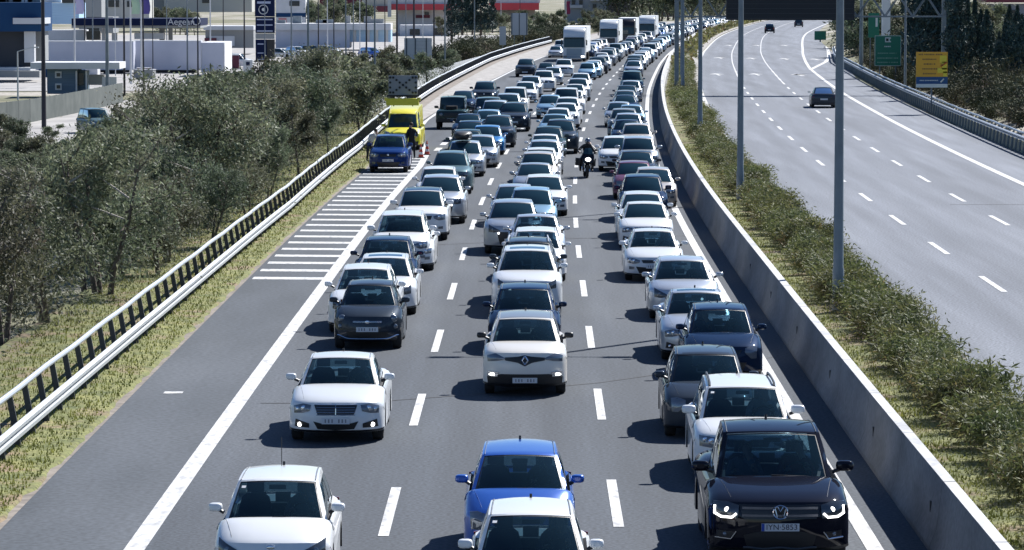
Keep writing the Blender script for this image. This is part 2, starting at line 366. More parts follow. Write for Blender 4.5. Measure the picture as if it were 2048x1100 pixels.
# ------------------------------------------------------------------ barrier and guard rails
def sweep(mb, prof, off, D0, D1, step, m=0, mf=None):
    f = off if callable(off) else (lambda D, k=off: k)
    rows = []; D = D0
    while D < D1+step:
        x = B(D)+f(D); rows.append([(x+px, D, pz) for px, pz in prof]); D += step if D < 400 else step*3
    mb.grid(rows, m, mfun=mf)
root = empty('concrete_barrier', (B(20)+4.95, 20, 0)); bx0, by0 = B(20)+4.95, 20
tag(root, 'long concrete barrier between jammed carriageway and median hedge', 'barrier')
mb = MB(); sweep(mb, [(-.3,-.02),(-.3,.08),(-.19,.36),(-.11,1.03),(-.09,1.08),(.09,1.08),(.11,1.03),(.19,.36),(.3,.08),(.3,-.02)], 4.95, 20, 1100, 4, mf=lambda a,b: 1 if b in (4,5,6) else 0)  # top and sun-side faces get the tone with painted-in sunlight
o = link('barrier_wall', mb.mesh('barrier_wall', [concrete, concrete_sunlit], True, 20), root, (-bx0, -by0, 0))
for px, py in ((1868,1000),(1751,853),(1664,744),(1596,660),(1543,591),(1502,538)):
    # slots lie on the sloping face: find D where the face's height .55 meets this picture column
    best = min((abs(1024+7500*(B(D)+4.78)/D - px), D) for D in [50+k*.25 for k in range(500)])[1]
    mb = MB(); x = B(best)+4.95-.155; mb.box((x, best, .55), (.05,.10,.17)); me = mb.mesh('drain_slot', [joint_dark])
    link('drain_slot', me, root, (-bx0, -by0, 0))
mb = MB(); D = 44
while D < 300:
    x = B(D)+4.95; mb.grid([[(x-.304,D,0),(x-.304,D+.03,0)],[(x-.304,D,.08),(x-.304,D+.03,.08)],[(x-.194,D,.36),(x-.194,D+.03,.36)],[(x-.104,D,1.084),(x-.104,D+.03,1.084)],[(x+.1,D,1.084),(x+.1,D+.03,1.084)]]); D += 6.2
link('expansion_joint', mb.mesh('expansion_joint', [mat('joint grime', (.09,.09,.09), .9)]), root, (-bx0, -by0, 0))['kind'] = 'stuff'

def guard_rail(name, off, D0, D1, lean, label, beam_z, top_z, post_m, cat='guard rail', wall=False):
    r = empty(name, (B(D0)+off(D0), D0, 0)); L0 = (-(B(D0)+off(D0)), -D0, 0); tag(r, label, cat)
    z0, z1 = beam_z; s = lean
    mb = MB(); h = (z1-z0)
    prof = [(s*.07,z0),(s*.10,z0+.02*h),(s*.15,z0+.14*h),(s*.15,z0+.36*h),(s*.045,z0+.45*h),(s*.045,z0+.55*h),(s*.15,z0+.64*h),(s*.15,z0+.86*h),(s*.10,z0+.98*h),(s*.07,z1)]
    sweep(mb, prof, off, D0, D1, 2); link('rail_beam', mb.mesh('rail_beam', [galv], True, 50), r, L0)
    mb = MB(); D = D0; pts = []
    while D < D1: pts.append((B(D)+off(D)-s*.10, D, top_z+.012*math.sin(D*.7))); D += 2 if D < 350 else 6
    mb.tube(pts, .055, 8); link('top_rail', mb.mesh('top_rail', [galv], True), r, L0)
    mb0 = MB(); mb0.grid([[(s*.06-.06,-.04,-.1),(s*.06+.05,-.04,-.1)],[(-s*.04-.06,-.04,z1),(-s*.04+.05,-.04,z1)],[(-s*.13-.055,-.03,top_z),(-s*.13+.055,-.03,top_z)]])
    mb0.grid([[(s*.06-.06,.04,-.1),(s*.06+.05,.04,-.1)][::-1],[(-s*.04-.06,.04,z1),(-s*.04+.05,.04,z1)][::-1],[(-s*.13-.055,.03,top_z),(-s*.13+.055,.03,top_z)][::-1]])
    for q in (-1,1):
        mb0.grid([[(s*.06+.055*q,-.04,-.1),(s*.06+.055*q,.04,-.1)],[(-s*.04+.055*q,-.04,z1),(-s*.04+.055*q,.04,z1)],[(-s*.13+.055*q,-.03,top_z),(-s*.13+.055*q,.03,top_z)]])
    pm = mb0.mesh('post', [post_m]); D = D0+1; k = 0; far = MB()
    while D < D1:
        if k < 100: link('post', pm, r, (B(D)+off(D)+L0[0], D+L0[1], 0))
        else: far.box((B(D)+off(D)-s*.04, D, top_z/2), (.12,.08,top_z))
        D += 2.0; k += 1
    if far.v: link('post', far.mesh('far_posts', [post_m]), r, L0)['kind'] = 'stuff'
    if wall:
        mb = MB(); sweep(mb, [(-.18,-.02),(-.16,.60),(.14,.60),(.14,-.02)], lambda D: off(D)+.25, D0, D1, 4); link('kerb_wall', mb.mesh('kerb_wall', [noisy('parapet', (.36,.34,.24), (.5,.47,.33), 1, .9)]), r, L0)
guard_rail('guard_rail', RAILL, 56, 560, 1, 'galvanised guard rail with high top rail along the hatched left shoulder', (.25,.56), 1.05, post_dark)
guard_rail('guard_rail', lambda D: pw(D, [(50,22.7),(190,22.75),(258,23.1),(420,23.3),(470,24.5)]), 120, 470, -1, 'guard rail on pale kerb wall along the free right carriageway', (.68,.92), 1.04, galv_dark, wall=True)

# ------------------------------------------------------------------ foliage
def leaf_cloud(mb, pts, size, asp=.4, droop=0.0, rr=None, m=0):
    P = np.array(pts); n = len(P); rs = np.random.RandomState(rr)
    a = rs.normal(size=(n,3)); a[:,2] -= droop; a /= np.linalg.norm(a,axis=1)[:,None]
    b = np.cross(a, rs.normal(size=(n,3))); b /= np.linalg.norm(b,axis=1)[:,None]
    s = size*rs.uniform(.6,1.4,n)[:,None]
    q = np.stack([P-a*s, P+b*s*asp, P+a*s, P-b*s*asp], 1).reshape(-1,3)
    i = len(mb.v); mb.v += [tuple(x) for x in q.tolist()]
    mb.f += [(i+4*k,i+4*k+1,i+4*k+2,i+4*k+3) for k in range(n)]; mb.m += [m]*n
bark = noisy('bark', (.07,.055,.045), (.17,.14,.12), 6, .95)
bark_pale = mat('pale bark', (.42,.38,.33), .9)
leaf_a = noisy('tree leaves', (.062,.082,.050), (.165,.190,.115), .7, .7, island=.55, objrand=.7, trans=.3, c3=(.19,.165,.115), scale3=.5, c3r=(.55,.76))
leaf_dark = noisy('conifer needles', (.016,.036,.034), (.052,.092,.080), .8, .8, island=.45, objrand=.2)
leaf_h = noisy('oleander leaves', (.072,.095,.032), (.22,.23,.085), 1.3, .68, island=.5, objrand=.3, trans=.25, c3=(.21,.145,.07), scale3=1.1, c3r=(.53,.70))
def tree_meshes(seed, h, w, nl, wisp=.5, size=.16, bare=False):
    rr = random.Random(seed); rs = np.random.RandomState(seed); tb = MB(); pts = []
    lean = rr.uniform(-.5,.5); stems = rr.choice([1,2,2,3])
    for s in range(stems):
        a = rr.uniform(0, 6.28); dx, dy = math.cos(a)*w*.16, math.sin(a)*w*.16
        p = [(dx*.2,dy*.2,-.3),(dx*.5+lean*.1,dy*.5,h*.2),(dx*1.2+lean*.4,dy*1.2,h*.45),(dx*1.8+lean*.7,dy*1.8,h*.8)]
        tb.tube(p, [.11+.02*h/6,.09,.065,.02], 6)
        nb = 7
        for k in range(nb):
            t = rr.uniform(.3,.95); z = h*(.2+.6*t); a2 = rr.uniform(0,6.28); l = w*rr.uniform(.28,.52)*(1.25-.6*t)
            b0 = (dx*(.4+1.3*t)+lean*.6*t, dy*(.4+1.3*t), z); b1 = (b0[0]+math.cos(a2)*l*.5, b0[1]+math.sin(a2)*l*.5, z+h*.07); b2 = (b0[0]+math.cos(a2)*l, b0[1]+math.sin(a2)*l, z+h*rr.uniform(.1,.2))
            tb.tube([b0,b1,b2], [.04,.028,.01], 5, m=1 if rr.random()<.25 else 0)
            for q in range(3):
                cc = np.array([lerp(b1[i],b2[i],q/2) for i in range(3)])
                m = nl//(stems*nb*3); sg = w*rr.uniform(.045,.085)
                pp = rs.normal(size=(m,3))*np.array([sg,sg,sg*.85])+cc
                if rr.random() < .8: pts += pp.tolist()
    lo = h*.10
    low = rs.normal(size=(nl//6,3))*np.array([w*.22,w*.22,h*.13])+np.array([lean*.3,0,h*.36]); pts += low.tolist()
    pts = [p for p in pts if p[2] > lo and p[2] < h*1.05]
    lb = MB(); leaf_cloud(lb, pts, size, .34, .4, seed)
    return tb.mesh('trunk', [bark, bark_pale], True, 80), lb.mesh('crown', [leaf_a])
TREES = [tree_meshes(11+i, h, w, n, size=s) for i, (h, w, n, s) in enumerate(((6,4.6,10000,.085),(5.4,4.2,9000,.08),(6.6,4.2,9500,.085),(5.0,5.0,9000,.08),(6.0,3.8,7500,.085),(4.8,4.2,6500,.08),(6.3,5.0,10500,.09),(6.2,4.6,2200,.08),(5.2,4.4,3000,.08)))]
TREES_FAR = [tree_meshes(31+i, h, w, n, size=.17) for i, (h, w, n) in enumerate(((6,4.6,4000),(5.4,4.6,4000),(6.4,4.4,4200)))]
def put_tree(X, Y, Z, sc, near, group='scrubby trees on the bank left of the guard rail', label=None, rr=rnd):
    tm, cm = rr.choice(TREES if near else TREES_FAR)
    t = empty('tree', (X, Y, Z), rr.uniform(0, 6.28)); t.scale = (sc*rr.uniform(.9,1.15), sc*rr.uniform(.9,1.15), sc)
    bare = near and tm in (TREES[7][0], TREES[8][0]); low = sc < .62
    w_ = ('sparse half-bare tree' if bare else 'low bushy tree' if low else 'olive-brown leafy tree')+' '+('near the left picture edge, left of the near guard rail' if Y < 125 else 'left of the guard rail beside the hatched shoulder' if Y < 185 else 'on the bank left of the yellow van' if Y < 250 else 'on the bank beyond the yellow van')
    tag(t, label or w_, 'tree', group)
    link('trunk', tm, t); link('crown', cm, t)
rr = random.Random(21); D = 84; ntree = 0
while D < 470:
    st = 4.6 if D < 150 else 7 if D < 260 else 12
    for off0 in (-12.9,-14.4,-17.8,-21.5,-25.5,-30,-35):
        D1 = D+rr.uniform(-2.4,2.4); off = off0+rr.uniform(-1.3,1.3)+(RAILL(D1)+10.9); X = B(D1)+off
        if X/D1 < -.150: continue
        if X < -29.5 and D1 > 200: continue
        if X < -20 and 225 < D1: 
            if rr.random() < .55: continue
        if D1 > 330 and off0 < -22: continue
        if off0 == -12.9 and (D1 < 106 or rr.random() < .12): continue
        if 112 < D1 < 140 and X < -15.2 and X/D1 < -.122: continue
        z = terr(off, D1); sc = rr.uniform(.78,1.06)
        if X/D1 < -.115: sc *= .82
        if D1 > 280: sc *= .9
        px = 1024+7500*X/D1; yt = pw(px, [(0,305),(150,285),(225,205),(330,150),(450,125),(620,97),(760,88),(870,100)])+rr.uniform(-10,52)
        if rr.random() < (.30 if px < 200 else .12): continue
        if off0 == -12.9: sc *= rr.uniform(.45,.75)
        sc = min(sc, (ZAT(yt, D1)-z)/6.0)
        if sc < .36: continue
        put_tree(X, D1, z, sc, D1 < 210, rr=rr); ntree += 1
    D += st
print('trees', ntree)

def shrub_mesh(seed, n, size=.10):
    rr = random.Random(seed); rs = np.random.RandomState(seed); tb = MB(); pts = []
    for k in range(9):
        a = rr.uniform(0,6.28); r = rr.uniform(.15,.75); e = (math.cos(a)*r, math.sin(a)*r, rr.uniform(.6,1.15))
        tb.tube([(e[0]*.15,e[1]*.15,-.05),(e[0]*.6,e[1]*.6,e[2]*.5),e], [.02,.015,.006], 4)
        pp = rs.normal(size=(n//9,3))*np.array([.24,.24,.23])+np.array([e[0]*.95,e[1]*.95,e[2]*.78]); pts += pp.tolist()
    pts = [p for p in pts if .06 < p[2] < 1.45]
    lb = MB(); leaf_cloud(lb, pts, size, .24, -.35, seed)
    return tb.mesh('stems', [bark]), lb.mesh('leaves', [leaf_h])
SHR = [shrub_mesh(51+i, 3600, .078) for i in range(5)]
rr = random.Random(5); D = 36
while D < 390:
    s, l = rr.choice(SHR); f = 1 if D < 200 else 1.25
    t = empty('oleander_shrub', (B(D)+7.15+rr.uniform(-.12,.12)-(.55 if D > 250 else .2 if D > 180 else 0), D, .05), rr.uniform(0,6.28)); k = rr.uniform(.85,1.12)
    t.scale = (k*.68, k*f, k*rr.uniform(.60,.78))
    tag(t, 'leafy oleander shrub of the median hedge '+('in front of the nearest lamp post' if D < 97 else 'between the two nearest median lamp posts' if D < 150 else 'between second and third median lamp posts' if D < 205 else 'past the third median lamp post' if D < 265 else 'at the far end of the row'), 'shrub', 'oleander shrubs of the median hedge')
    link('stems', s, t); link('leaves', l, t); D += (1.25 if D < 200 else 2.0)*rr.uniform(.8,1.2)
# far hedge: one mass
rs = np.random.RandomState(3); Dn = rs.uniform(388, 900, 9000); xs = np.array([B(d) for d in Dn])+6.3+rs.normal(size=9000)*.5; zs = np.abs(rs.normal(size=9000))*.35+.35
mb = MB(); leaf_cloud(mb, np.stack([xs,Dn,zs],1), .3, .5, 0, 4); o = link('far_hedge', mb.mesh('far_hedge', [leaf_h])); tag(o, 'distant end of the median hedge beyond the shrubs', 'hedge', kind='stuff')

def grass(name, a, b, D0, D1, n, label, size=.055):
    rs = np.random.RandomState(len(name)+n); D = D0+(D1-D0)*rs.uniform(0,1,n)**1.6
    x = np.array([B(d)+lerp(a(d),b(d),t) for d, t in zip(D, rs.uniform(0,1,n))]); mb = MB(); P = np.stack([x, D, np.full(n,.08)],1)
    hgt = rs.uniform(.5,1.6,n)*size; an = rs.uniform(0,3.14,n); w = size*.5
    for i in range(n):
        c, s = math.cos(an[i])*w, math.sin(an[i])*w; X, Y, Z = P[i]; q = rs.uniform(-1,1)*w
        mb.v += [(X-c,Y-s,Z),(X+c,Y+s,Z),(X+q,Y+q,Z+hgt[i]*1.6)]; k = len(mb.v); mb.f.append((k-3,k-2,k-1)); mb.m.append(0)
    o = link(name, mb.mesh(name, [grass_blade])); tag(o, label, 'grass', kind='stuff')
grass('grass', lambda D: RAILL(D)-2.8, lambda D: EDGEL(D)-.02, 55, 235, 45000, 'dry green grass on the strip beside the left guard rail', .034)
grass('grass', lambda D: 5.3, lambda D: 7.9, 50, 200, 42000, 'short yellow green grass between barrier and hedge', .038)

# ------------------------------------------------------------------ vehicles
def car_spec(**k):
    s = dict(L=4.2,W=1.78,H=1.48,fo=.85,wb=2.6,wr=.315,zb=.20,hz=.765,zc=.96,yc=1.15,yh=1.95,yr=3.55,yb=4.02,zd=1.0,wc=.77,wrf=.60,wcr=.74,wrr=.57,sweep=.26,rpow=1,roof=None,arch=.03,bpil=.5,kind='hatch',fas='std')
    s.update(k)
    if s['fas'] not in ('box','van'): s['sweep'] *= 1.45
    return s
SPEC = {
 'city': car_spec(L=3.67,W=1.68,H=1.48,fo=.72,wb=2.42,wr=.29,hz=.74,zc=.97,yc=.92,yh=1.62,yr=3.1,yb=3.5,wc=.74,wrf=.58,wcr=.70,wrr=.55,fas='city'),
 'hatch': car_spec(),
 'tallhatch': car_spec(L=3.88,W=1.66,H=1.53,fo=.72,wb=2.5,hz=.80,zc=1.05,yc=.85,yh=1.62,yr=3.3,yb=3.72,zd=1.02,wc=.73,wrf=.57,wcr=.70,wrr=.54,fas='tall'),
 'mini': car_spec(L=3.57,W=1.63,H=1.49,fo=.68,wb=2.3,wr=.29,hz=.80,zc=1.0,yc=.85,yh=1.5,yr=2.95,yb=3.4,wc=.70,wrf=.53,wcr=.68,wrr=.50,sweep=.34,fas='mini'),
 'saloon': car_spec(L=4.6,W=1.78,H=1.44,fo=.85,wb=2.72,hz=.755,zc=.96,yc=1.33,yh=2.1,yr=3.2,yb=3.85,zd=1.0,kind='saloon',wc=.76,wrf=.59,fas='exec'),
 'suv': car_spec(L=4.5,W=1.84,H=1.68,fo=.88,wb=2.65,wr=.355,zb=.25,hz=.95,zc=1.14,yc=1.12,yh=1.85,yr=3.9,yb=4.36,zd=1.12,wc=.79,wrf=.64,wcr=.78,wrr=.62,fas='suv'),
 'crossover': car_spec(L=4.12,W=1.78,H=1.57,fo=.86,wb=2.6,wr=.34,zb=.23,hz=.94,zc=1.09,yc=1.0,yh=1.75,yr=3.5,yb=3.95,zd=1.08,wc=.76,wrf=.60,wcr=.75,wrr=.58,fas='diamond'),
 'pickup': car_spec(L=5.25,W=1.95,H=1.83,fo=.9,wb=3.1,wr=.39,zb=.28,hz=1.0,zc=1.2,yc=1.32,yh=2.02,yr=3.5,yb=3.82,zd=1.12,kind='pickup',wc=.82,wrf=.68,wcr=.82,wrr=.66,sweep=.22,arch=.045,fas='amarok'),
 'van': car_spec(L=5.4,W=1.95,H=2.3,fo=.95,wb=3.3,wr=.35,zb=.25,hz=.92,zc=1.16,yc=.98,yh=1.62,yr=5.1,yb=5.35,zd=1.1,wc=.84,wrf=.72,wcr=.88,wrr=.84,rpow=.38,zh=1.86,kind='van',fas='van'),
 'minivan': car_spec(L=4.4,W=1.83,H=1.82,fo=.9,wb=2.75,wr=.33,hz=.92,zc=1.14,yc=.95,yh=1.65,yr=4.0,yb=4.34,zd=1.12,wc=.80,wrf=.67,wcr=.80,wrr=.66,fas='suv'),
 'offroader': car_spec(L=4.5,W=1.82,H=1.95,fo=.6,wb=2.8,wr=.40,zb=.4,hz=1.12,zc=1.2,yc=1.35,yh=1.52,yr=4.3,yb=4.46,zd=1.2,wc=.76,wrf=.70,wcr=.78,wrr=.72,sweep=.08,arch=.01,fas='box'),
}
SPEC['hatch2'] = car_spec(L=4.3,W=1.80,H=1.46,hz=.79,zc=.97,yc=1.2,yh=2.02,yr=3.5,yb=4.1,sweep=.33,wc=.78,wrf=.585,fas='city')
SPEC['hatch3'] = car_spec(L=4.0,W=1.74,H=1.51,fo=.78,wb=2.52,hz=.79,zc=1.0,yc=1.0,yh=1.75,yr=3.4,yb=3.85,sweep=.22,wc=.74,wrf=.60,fas='tall')
SPEC['suv2'] = car_spec(L=4.45,W=1.84,H=1.63,fo=.88,wb=2.65,wr=.355,zb=.25,hz=.93,zc=1.11,yc=1.2,yh=1.95,yr=3.75,yb=4.28,zd=1.1,wc=.80,wrf=.61,wcr=.77,wrr=.58,sweep=.34,fas='city')
SPEC['saloon2'] = car_spec(L=4.55,W=1.79,H=1.45,fo=.88,wb=2.68,hz=.74,zc=.96,yc=1.25,yh=2.05,yr=3.15,yb=3.85,zd=1.02,kind='saloon',wc=.77,wrf=.585,sweep=.32)
RX = [0,.3,.55,.72,.84,.92,.97,1.0]; RI = [0,0,0,.004,.018,.05,.10,.19]
def ring_inset(fr):
    fr = abs(fr)
    for i in range(len(RX)-1):
        if fr <= RX[i+1]: return lerp(RI[i], RI[i+1], (fr-RX[i])/(RX[i+1]-RX[i]))
    return RI[-1]
def front_profile(s):
    hz, zb = s['hz'], s['zb']
    return [(.14,zb),(.05,zb+.05),(.015,zb+.16),(0,zb+.26),(.004,hz-.24),(.03,hz-.10),(.075,hz-.03),(.16,hz+.015)]
def swp(s, x, y): f = abs(x)/(s['W']/2); return s['sweep']*f**2.6*max(0, 1-y/1.3)
def FY(s, x, z):                               # y of the front surface at (x, z); front bumper at y = 0
    P = front_profile(s); y = P[-1][0]
    for (a, b), (c, d) in zip(P, P[1:]):
        if z <= d: y = lerp(a, c, max(0,(z-b)/(d-b))); break
    else: y = P[-1][0]+(z-P[-1][1])*2.2
    fr = min(1, abs(x)/(s['W']/2)); ins = ring_inset(fr)
    return y + ins*.9 + swp(s, x, y)
def RY(s, x, z):
    fr = abs(x)/(s['W']/2); L = s['L']; zt = s['zd']
    y = L-.02 - (.10*smooth((z-(zt-.25))/.3)) ; return y - ring_inset(fr)*.9 - .16*fr**2.6
def body_profile(s):
    zb, yc, zc, yb, zd, L, hz = s['zb'], s['yc'], s['zc'], s['yb'], s['zd'], s['L'], s['hz']
    P = [(y,z,1,0) for y, z in front_profile(s)]            # y, z, inset weight, tag
    for t in (.3,.6,.85): P.append((lerp(.16,yc,t), lerp(hz+.015,zc,t)+.02*math.sin(math.pi*t), 1, 0))
    P.append((yc+.02,zc-.01,1,0)); P.append((yc+.10,zc-.02,1,1)); P.append((yc+.24,zc-.20,1,1)); P.append((yc+.55,zc-.26,1,1))
    P.append((yb-.7,zd-.2,1,1)); P.append((yb-.3,zd-.12,1,1)); P.append((yb-.03,zd-.03,1,0))
    if s['kind'] == 'saloon': P += [(lerp(yb,L,.5),zd-.01,1,0),(L-.12,zd-.03,1,0),(L-.04,zd-.10,1,0),(L,.72,1,0)]
    elif s['kind'] == 'pickup': P += [(yb+.05,zd,1,0),(L-.08,zd,1,0),(L-.02,zd-.1,1,0),(L,.8,1,0)]
    else: P += [(lerp(yb,L,.6),zd-.06,1,0),(L-.05,zd-.2,1,0),(L-.02,zd-.3,1,0),(L,.66,1,0)]
    P += [(L-.01,.5,1,0),(L-.05,zb+.08,1,0),(L-.2,zb,.3,2)]
    for c in (s['fo']+s['wb'], s['fo']):
        r = s['wr']+.055; a0 = math.asin(max(-1,min(1,(zb-s['wr'])/r)))
        for k in range(9):
            a = a0+(math.pi-2*a0)*k/8; P.append((c+r*math.cos(a), s['wr']+r*math.sin(a), 0, 2))
    P.append((s['fo']-s['wr']-.16, zb, .2, 2)) if s['fo']-s['wr']-.16 > .2 else None
    return P
def greenhouse(s):
    yc, yh, yr, yb, zc, H = s['yc'], s['yh'], s['yr'], s['yb'], s['zc'], s['H']
    zh = s.get('zh', H-.07); zr = H-.05 if s['kind'] != 'saloon' else H-.07
    wc, wf, wcr, wrr = s['wc'], s['wrf'], s['wcr'], s['wrr']; cr = .035
    def roof(u, t):
        x = u*lerp(wf, wrr, t); y = lerp(yh+.12*u*u, yr-.05*u*u, t)
        z = lerp(zh, zr, t**s['rpow']) + s['arch']*4*t*(1-t)*(1 if s['rpow'] == 1 else 0) + cr*(1-u*u)
        return Vector((x, y, z))
    def ws(u, v):
        b = Vector((u*wc, yc+.20*u*u, zc-.035-.03*u*u)); t = roof(u, 0); p = b.lerp(t, v); q = math.sin(math.pi*v)*.035*(1-u**4); return p+Vector((0,-q,q*.8))
    def rear(u, v):
        b = Vector((u*wcr, yb-.08*u*u, s['zd']-.05)); t = roof(u, 1); p = b.lerp(t, v); q = math.sin(math.pi*v)*.03*(1-u**4); return p+Vector((0,q,q*.5))
    def side(sg, t, v):
        p = ws(sg,0).lerp(rear(sg,0), t).lerp(roof(sg,t), v); q = math.sin(math.pi*v)*.03*min(1,4*t*(1-t)*1.5); return p+Vector((sg*q,0,q*.2))
    return roof, ws, rear, side
def lin(a, b, n): return [lerp(a,b,i/n) for i in range(n+1)]
def cuts(bp, n):
    out = [bp[0]]
    for a, b in zip(bp, bp[1:]): k = max(1, int(round((b-a)*n))); out += [lerp(a,b,i/k) for i in range(1,k+1)]
    return out
def patch(mb, fn, us, vs, keep, m=0, flip=False, mf=None):
    P = {}
    for i in range(len(us)-1):
        for j in range(len(vs)-1):
            um, vm = (us[i]+us[i+1])/2, (vs[j]+vs[j+1])/2
            if not keep(um, vm): continue
            ids = []
            for a, b in ((i,j),(i+1,j),(i+1,j+1),(i,j+1)):
                if (a,b) not in P: P[(a,b)] = len(mb.v); mb.v.append(tuple(fn(us[a], vs[b])))
                ids.append(P[(a,b)])
            mb.f.append(tuple(ids[::-1] if flip else ids)); mb.m.append(mf(um,vm) if mf else m)
def decal(s, top, bot, out=.012, n=12, m=0, rear=False, mb=None, rows=4, bulge=0):
    """raised panel on the front between two (x,z) polylines with matching ends"""
    own = mb is None
    if own: mb = MB()
    FN = (lambda x, z, o: RY(s,x,z)+o) if rear else (lambda x, z, o: FY(s,x,z)-o)
    x0, x1 = top[0][0], top[-1][0]
    def zz(pl, t):
        x = lerp(pl[0][0], pl[-1][0], t)
        for (a,b),(c,d) in zip(pl, pl[1:]):
            if (x-a)*(x-c) <= 1e-9: return x, lerp(b,d,(x-a)/(c-a) if c != a else 0)
        return pl[-1]
    R_ = []
    for j in range(rows+1):
        r = []
        for i in range(n+1):
            (xa,za),(xb,zb_) = zz(bot,i/n), zz(top,i/n); x, z = lerp(xa,xb,j/rows), lerp(za,zb_,j/rows); r.append((x, FN(x,z,out+(bulge*math.sin(math.pi*i/n)*math.sin(math.pi*j/rows) if bulge else 0)), z))
        R_.append(r)
    mb.grid(R_, m)
    edge = [R_[0][i] for i in range(n+1)]+[R_[j][n] for j in range(1,rows+1)]+[R_[rows][i] for i in range(n-1,-1,-1)]+[R_[j][0] for j in range(rows-1,0,-1)]
    edge.append(edge[0]); k = -1 if rear else 1
    mb.grid([edge, [(x, y+k*(out+.02), z) for x, y, z in edge]], m)
    return mb
def sym(pl): return [(-x,z) for x,z in pl][::-1]

def build_car(typ, roofc=None, extra=()):
    s = SPEC[typ]; W2 = s['W']/2; parts = []            # (name, MeshBuilder, mats, smooth, parent index)
    roof, ws, rear, side = greenhouse(s)
    P = body_profile(s); n = len(P); fr = [-x for x in RX[::-1]]+RX[1:]
    norm = []
    for i in range(n):
        a, b = P[i-1], P[(i+1)%n]; d = Vector((b[0]-a[0], b[1]-a[1])); norm.append(Vector((d.y, -d.x)).normalized() if d.length else Vector((0,0)))
    mb = MB(); rows = []
    for f in fr:
        ins = ring_inset(f); r = []
        for (y,z,w,tg), nn in zip(P, norm):
            k = w*ins
            if tg == 1 and abs(f) > .86: z = max(z, s['zc']-.03)
            yy, z2 = y+nn.x*k, z+nn.y*k
            if z > s['hz']-.05 and tg != 2: z2 += .025*(1-f*f)
            if z < s['zb']+.2: z2 = z+nn.y*k*.2
            yy += swp(s, f*W2, y) - (.16*abs(f)**2.6*max(0,1-(s['L']-y)/1.2))
            r.append((f*W2, yy, z2))
        rows.append(r)
    # rings run along x; strip between successive profile vertices
    mf = lambda a, b: 2 if (P[b][3] == 1 and P[(b+1)%n][3] == 1 and 2 <= a < len(fr)-3) else 1 if (P[b][3] == 2 or P[(b+1)%n][3] == 2 or (P[b][1] < s['zb']+.03 and P[(b+1)%n][1] < s['zb']+.06)) else 0
    mb.grid(rows, 0, True, mf)
    mb.face(rows[0][::-1], 0); mb.face(rows[-1], 0)
    # underbody block behind the arches
    mb.box((0, s['L']/2, s['zb']+.13), (W2*1.2, s['L']-.5, .2), 1)
    # greenhouse shell: pillars and roof
    V = [0,.07,.12,.5,.94,1.0]
    ga = .925; bp_ = s['bpil']; blind = s['kind'] == 'van'
    wsg = lambda u, v: abs(u) < ga and .03 < v < .955
    sdg = lambda t, v: .06 < v < .87 and ((.035+.10*v*0 < t < bp_) or (bp_ < t < .93)) and not (blind and t > .24)
    reg = lambda u, v: abs(u) < .86 and .12 < v < .90
    us = cuts([-1,-ga,0,ga,1], 7); vs = cuts([0,.03,.5,.955,1], 6)
    patch(mb, ws, us, vs, lambda u,v: not wsg(u,v), mf=lambda u,v: 1 if v < .03 else 0)
    ss = cuts([0,.035,.24,bp_-.02,bp_+.02,.72,.93,1], 10); sv = cuts([0,.06,.5,.87,1], 6)
    for sg in (-1,1):
        patch(mb, lambda t,v: side(sg,t,v), ss, sv, lambda t,v: not (sdg(t,v) and abs(t-bp_) > .02) , mf=lambda t,v: 1 if (abs(t-bp_) < .02 and v < .87) or v < .06 and t > .03 else (3 if v > .87 else 0))
    patch(mb, rear, cuts([-1,-.86,0,.86,1],6), cuts([0,.12,.9,1],6), lambda u,v: not reg(u,v))
    sun_roof = 'sunroof' in extra
    patch(mb, roof, us, cuts([0,.12,.42,1],10), lambda u,t: True, mf=lambda u,t: 4 if (sun_roof and abs(u) < .72 and .12 < t < .42) else 3)
    # seams: bonnet edges, roof gutters
    for sg in (-1,1):
        pts = []
        for t in lin(0,1,8):
            x = sg*lerp(W2*.68, s['wc']*.98, t); y = lerp(.22, s['yc']+.1, t)
            hzz = None
            for (a,b) in zip(P, P[1:]):
                if a[0] <= y <= b[0] and a[1] > s['hz']-.05: hzz = lerp(a[1],b[1],(y-a[0])/(b[0]-a[0])); break
            pts.append((x, y+swp(s,x,y), (hzz or s['zc'])-ring_inset(x/W2)+.025*(1-(x/W2)**2)-.002))
        mb.tube(pts, .006, 4, 1)
        mb.tube([tuple(roof(sg*.93,t)+Vector((0,0,.002))) for t in lin(0,1,8)], .011, 4, 1)
    parts.append(('body', mb, 'BODY', 30, None))
    # glass
    g = MB(); gx = cuts([-ga,-ga+.03,0,ga-.03,ga], 8); gv = cuts([.03,.055,.5,.925,.955], 8)
    patch(g, lambda u,v: ws(u,v)-Vector((0,-.004,.004)), gx, gv, wsg, mf=lambda u,v: 1 if (abs(u) > ga-.03 or v < .055 or v > .925) else 0)
    parts.append(('windscreen', g, 'GLASS', 60, None))
    for sg in (-1,1):
        g = MB(); patch(g, lambda t,v: side(sg,t,v)-Vector((sg*.004,0,0)), ss, sv, lambda t,v: sdg(t,v) and abs(t-bp_) > .02)
        parts.append(('side_window', g, 'GLASS', 60, None))
    if not blind:
        g = MB(); patch(g, lambda u,v: rear(u,v)-Vector((0,.004,0)), cuts([-.86,.86],6), cuts([.12,.9],6), reg); parts.append(('rear_window', g, 'GLASS', 60, None))
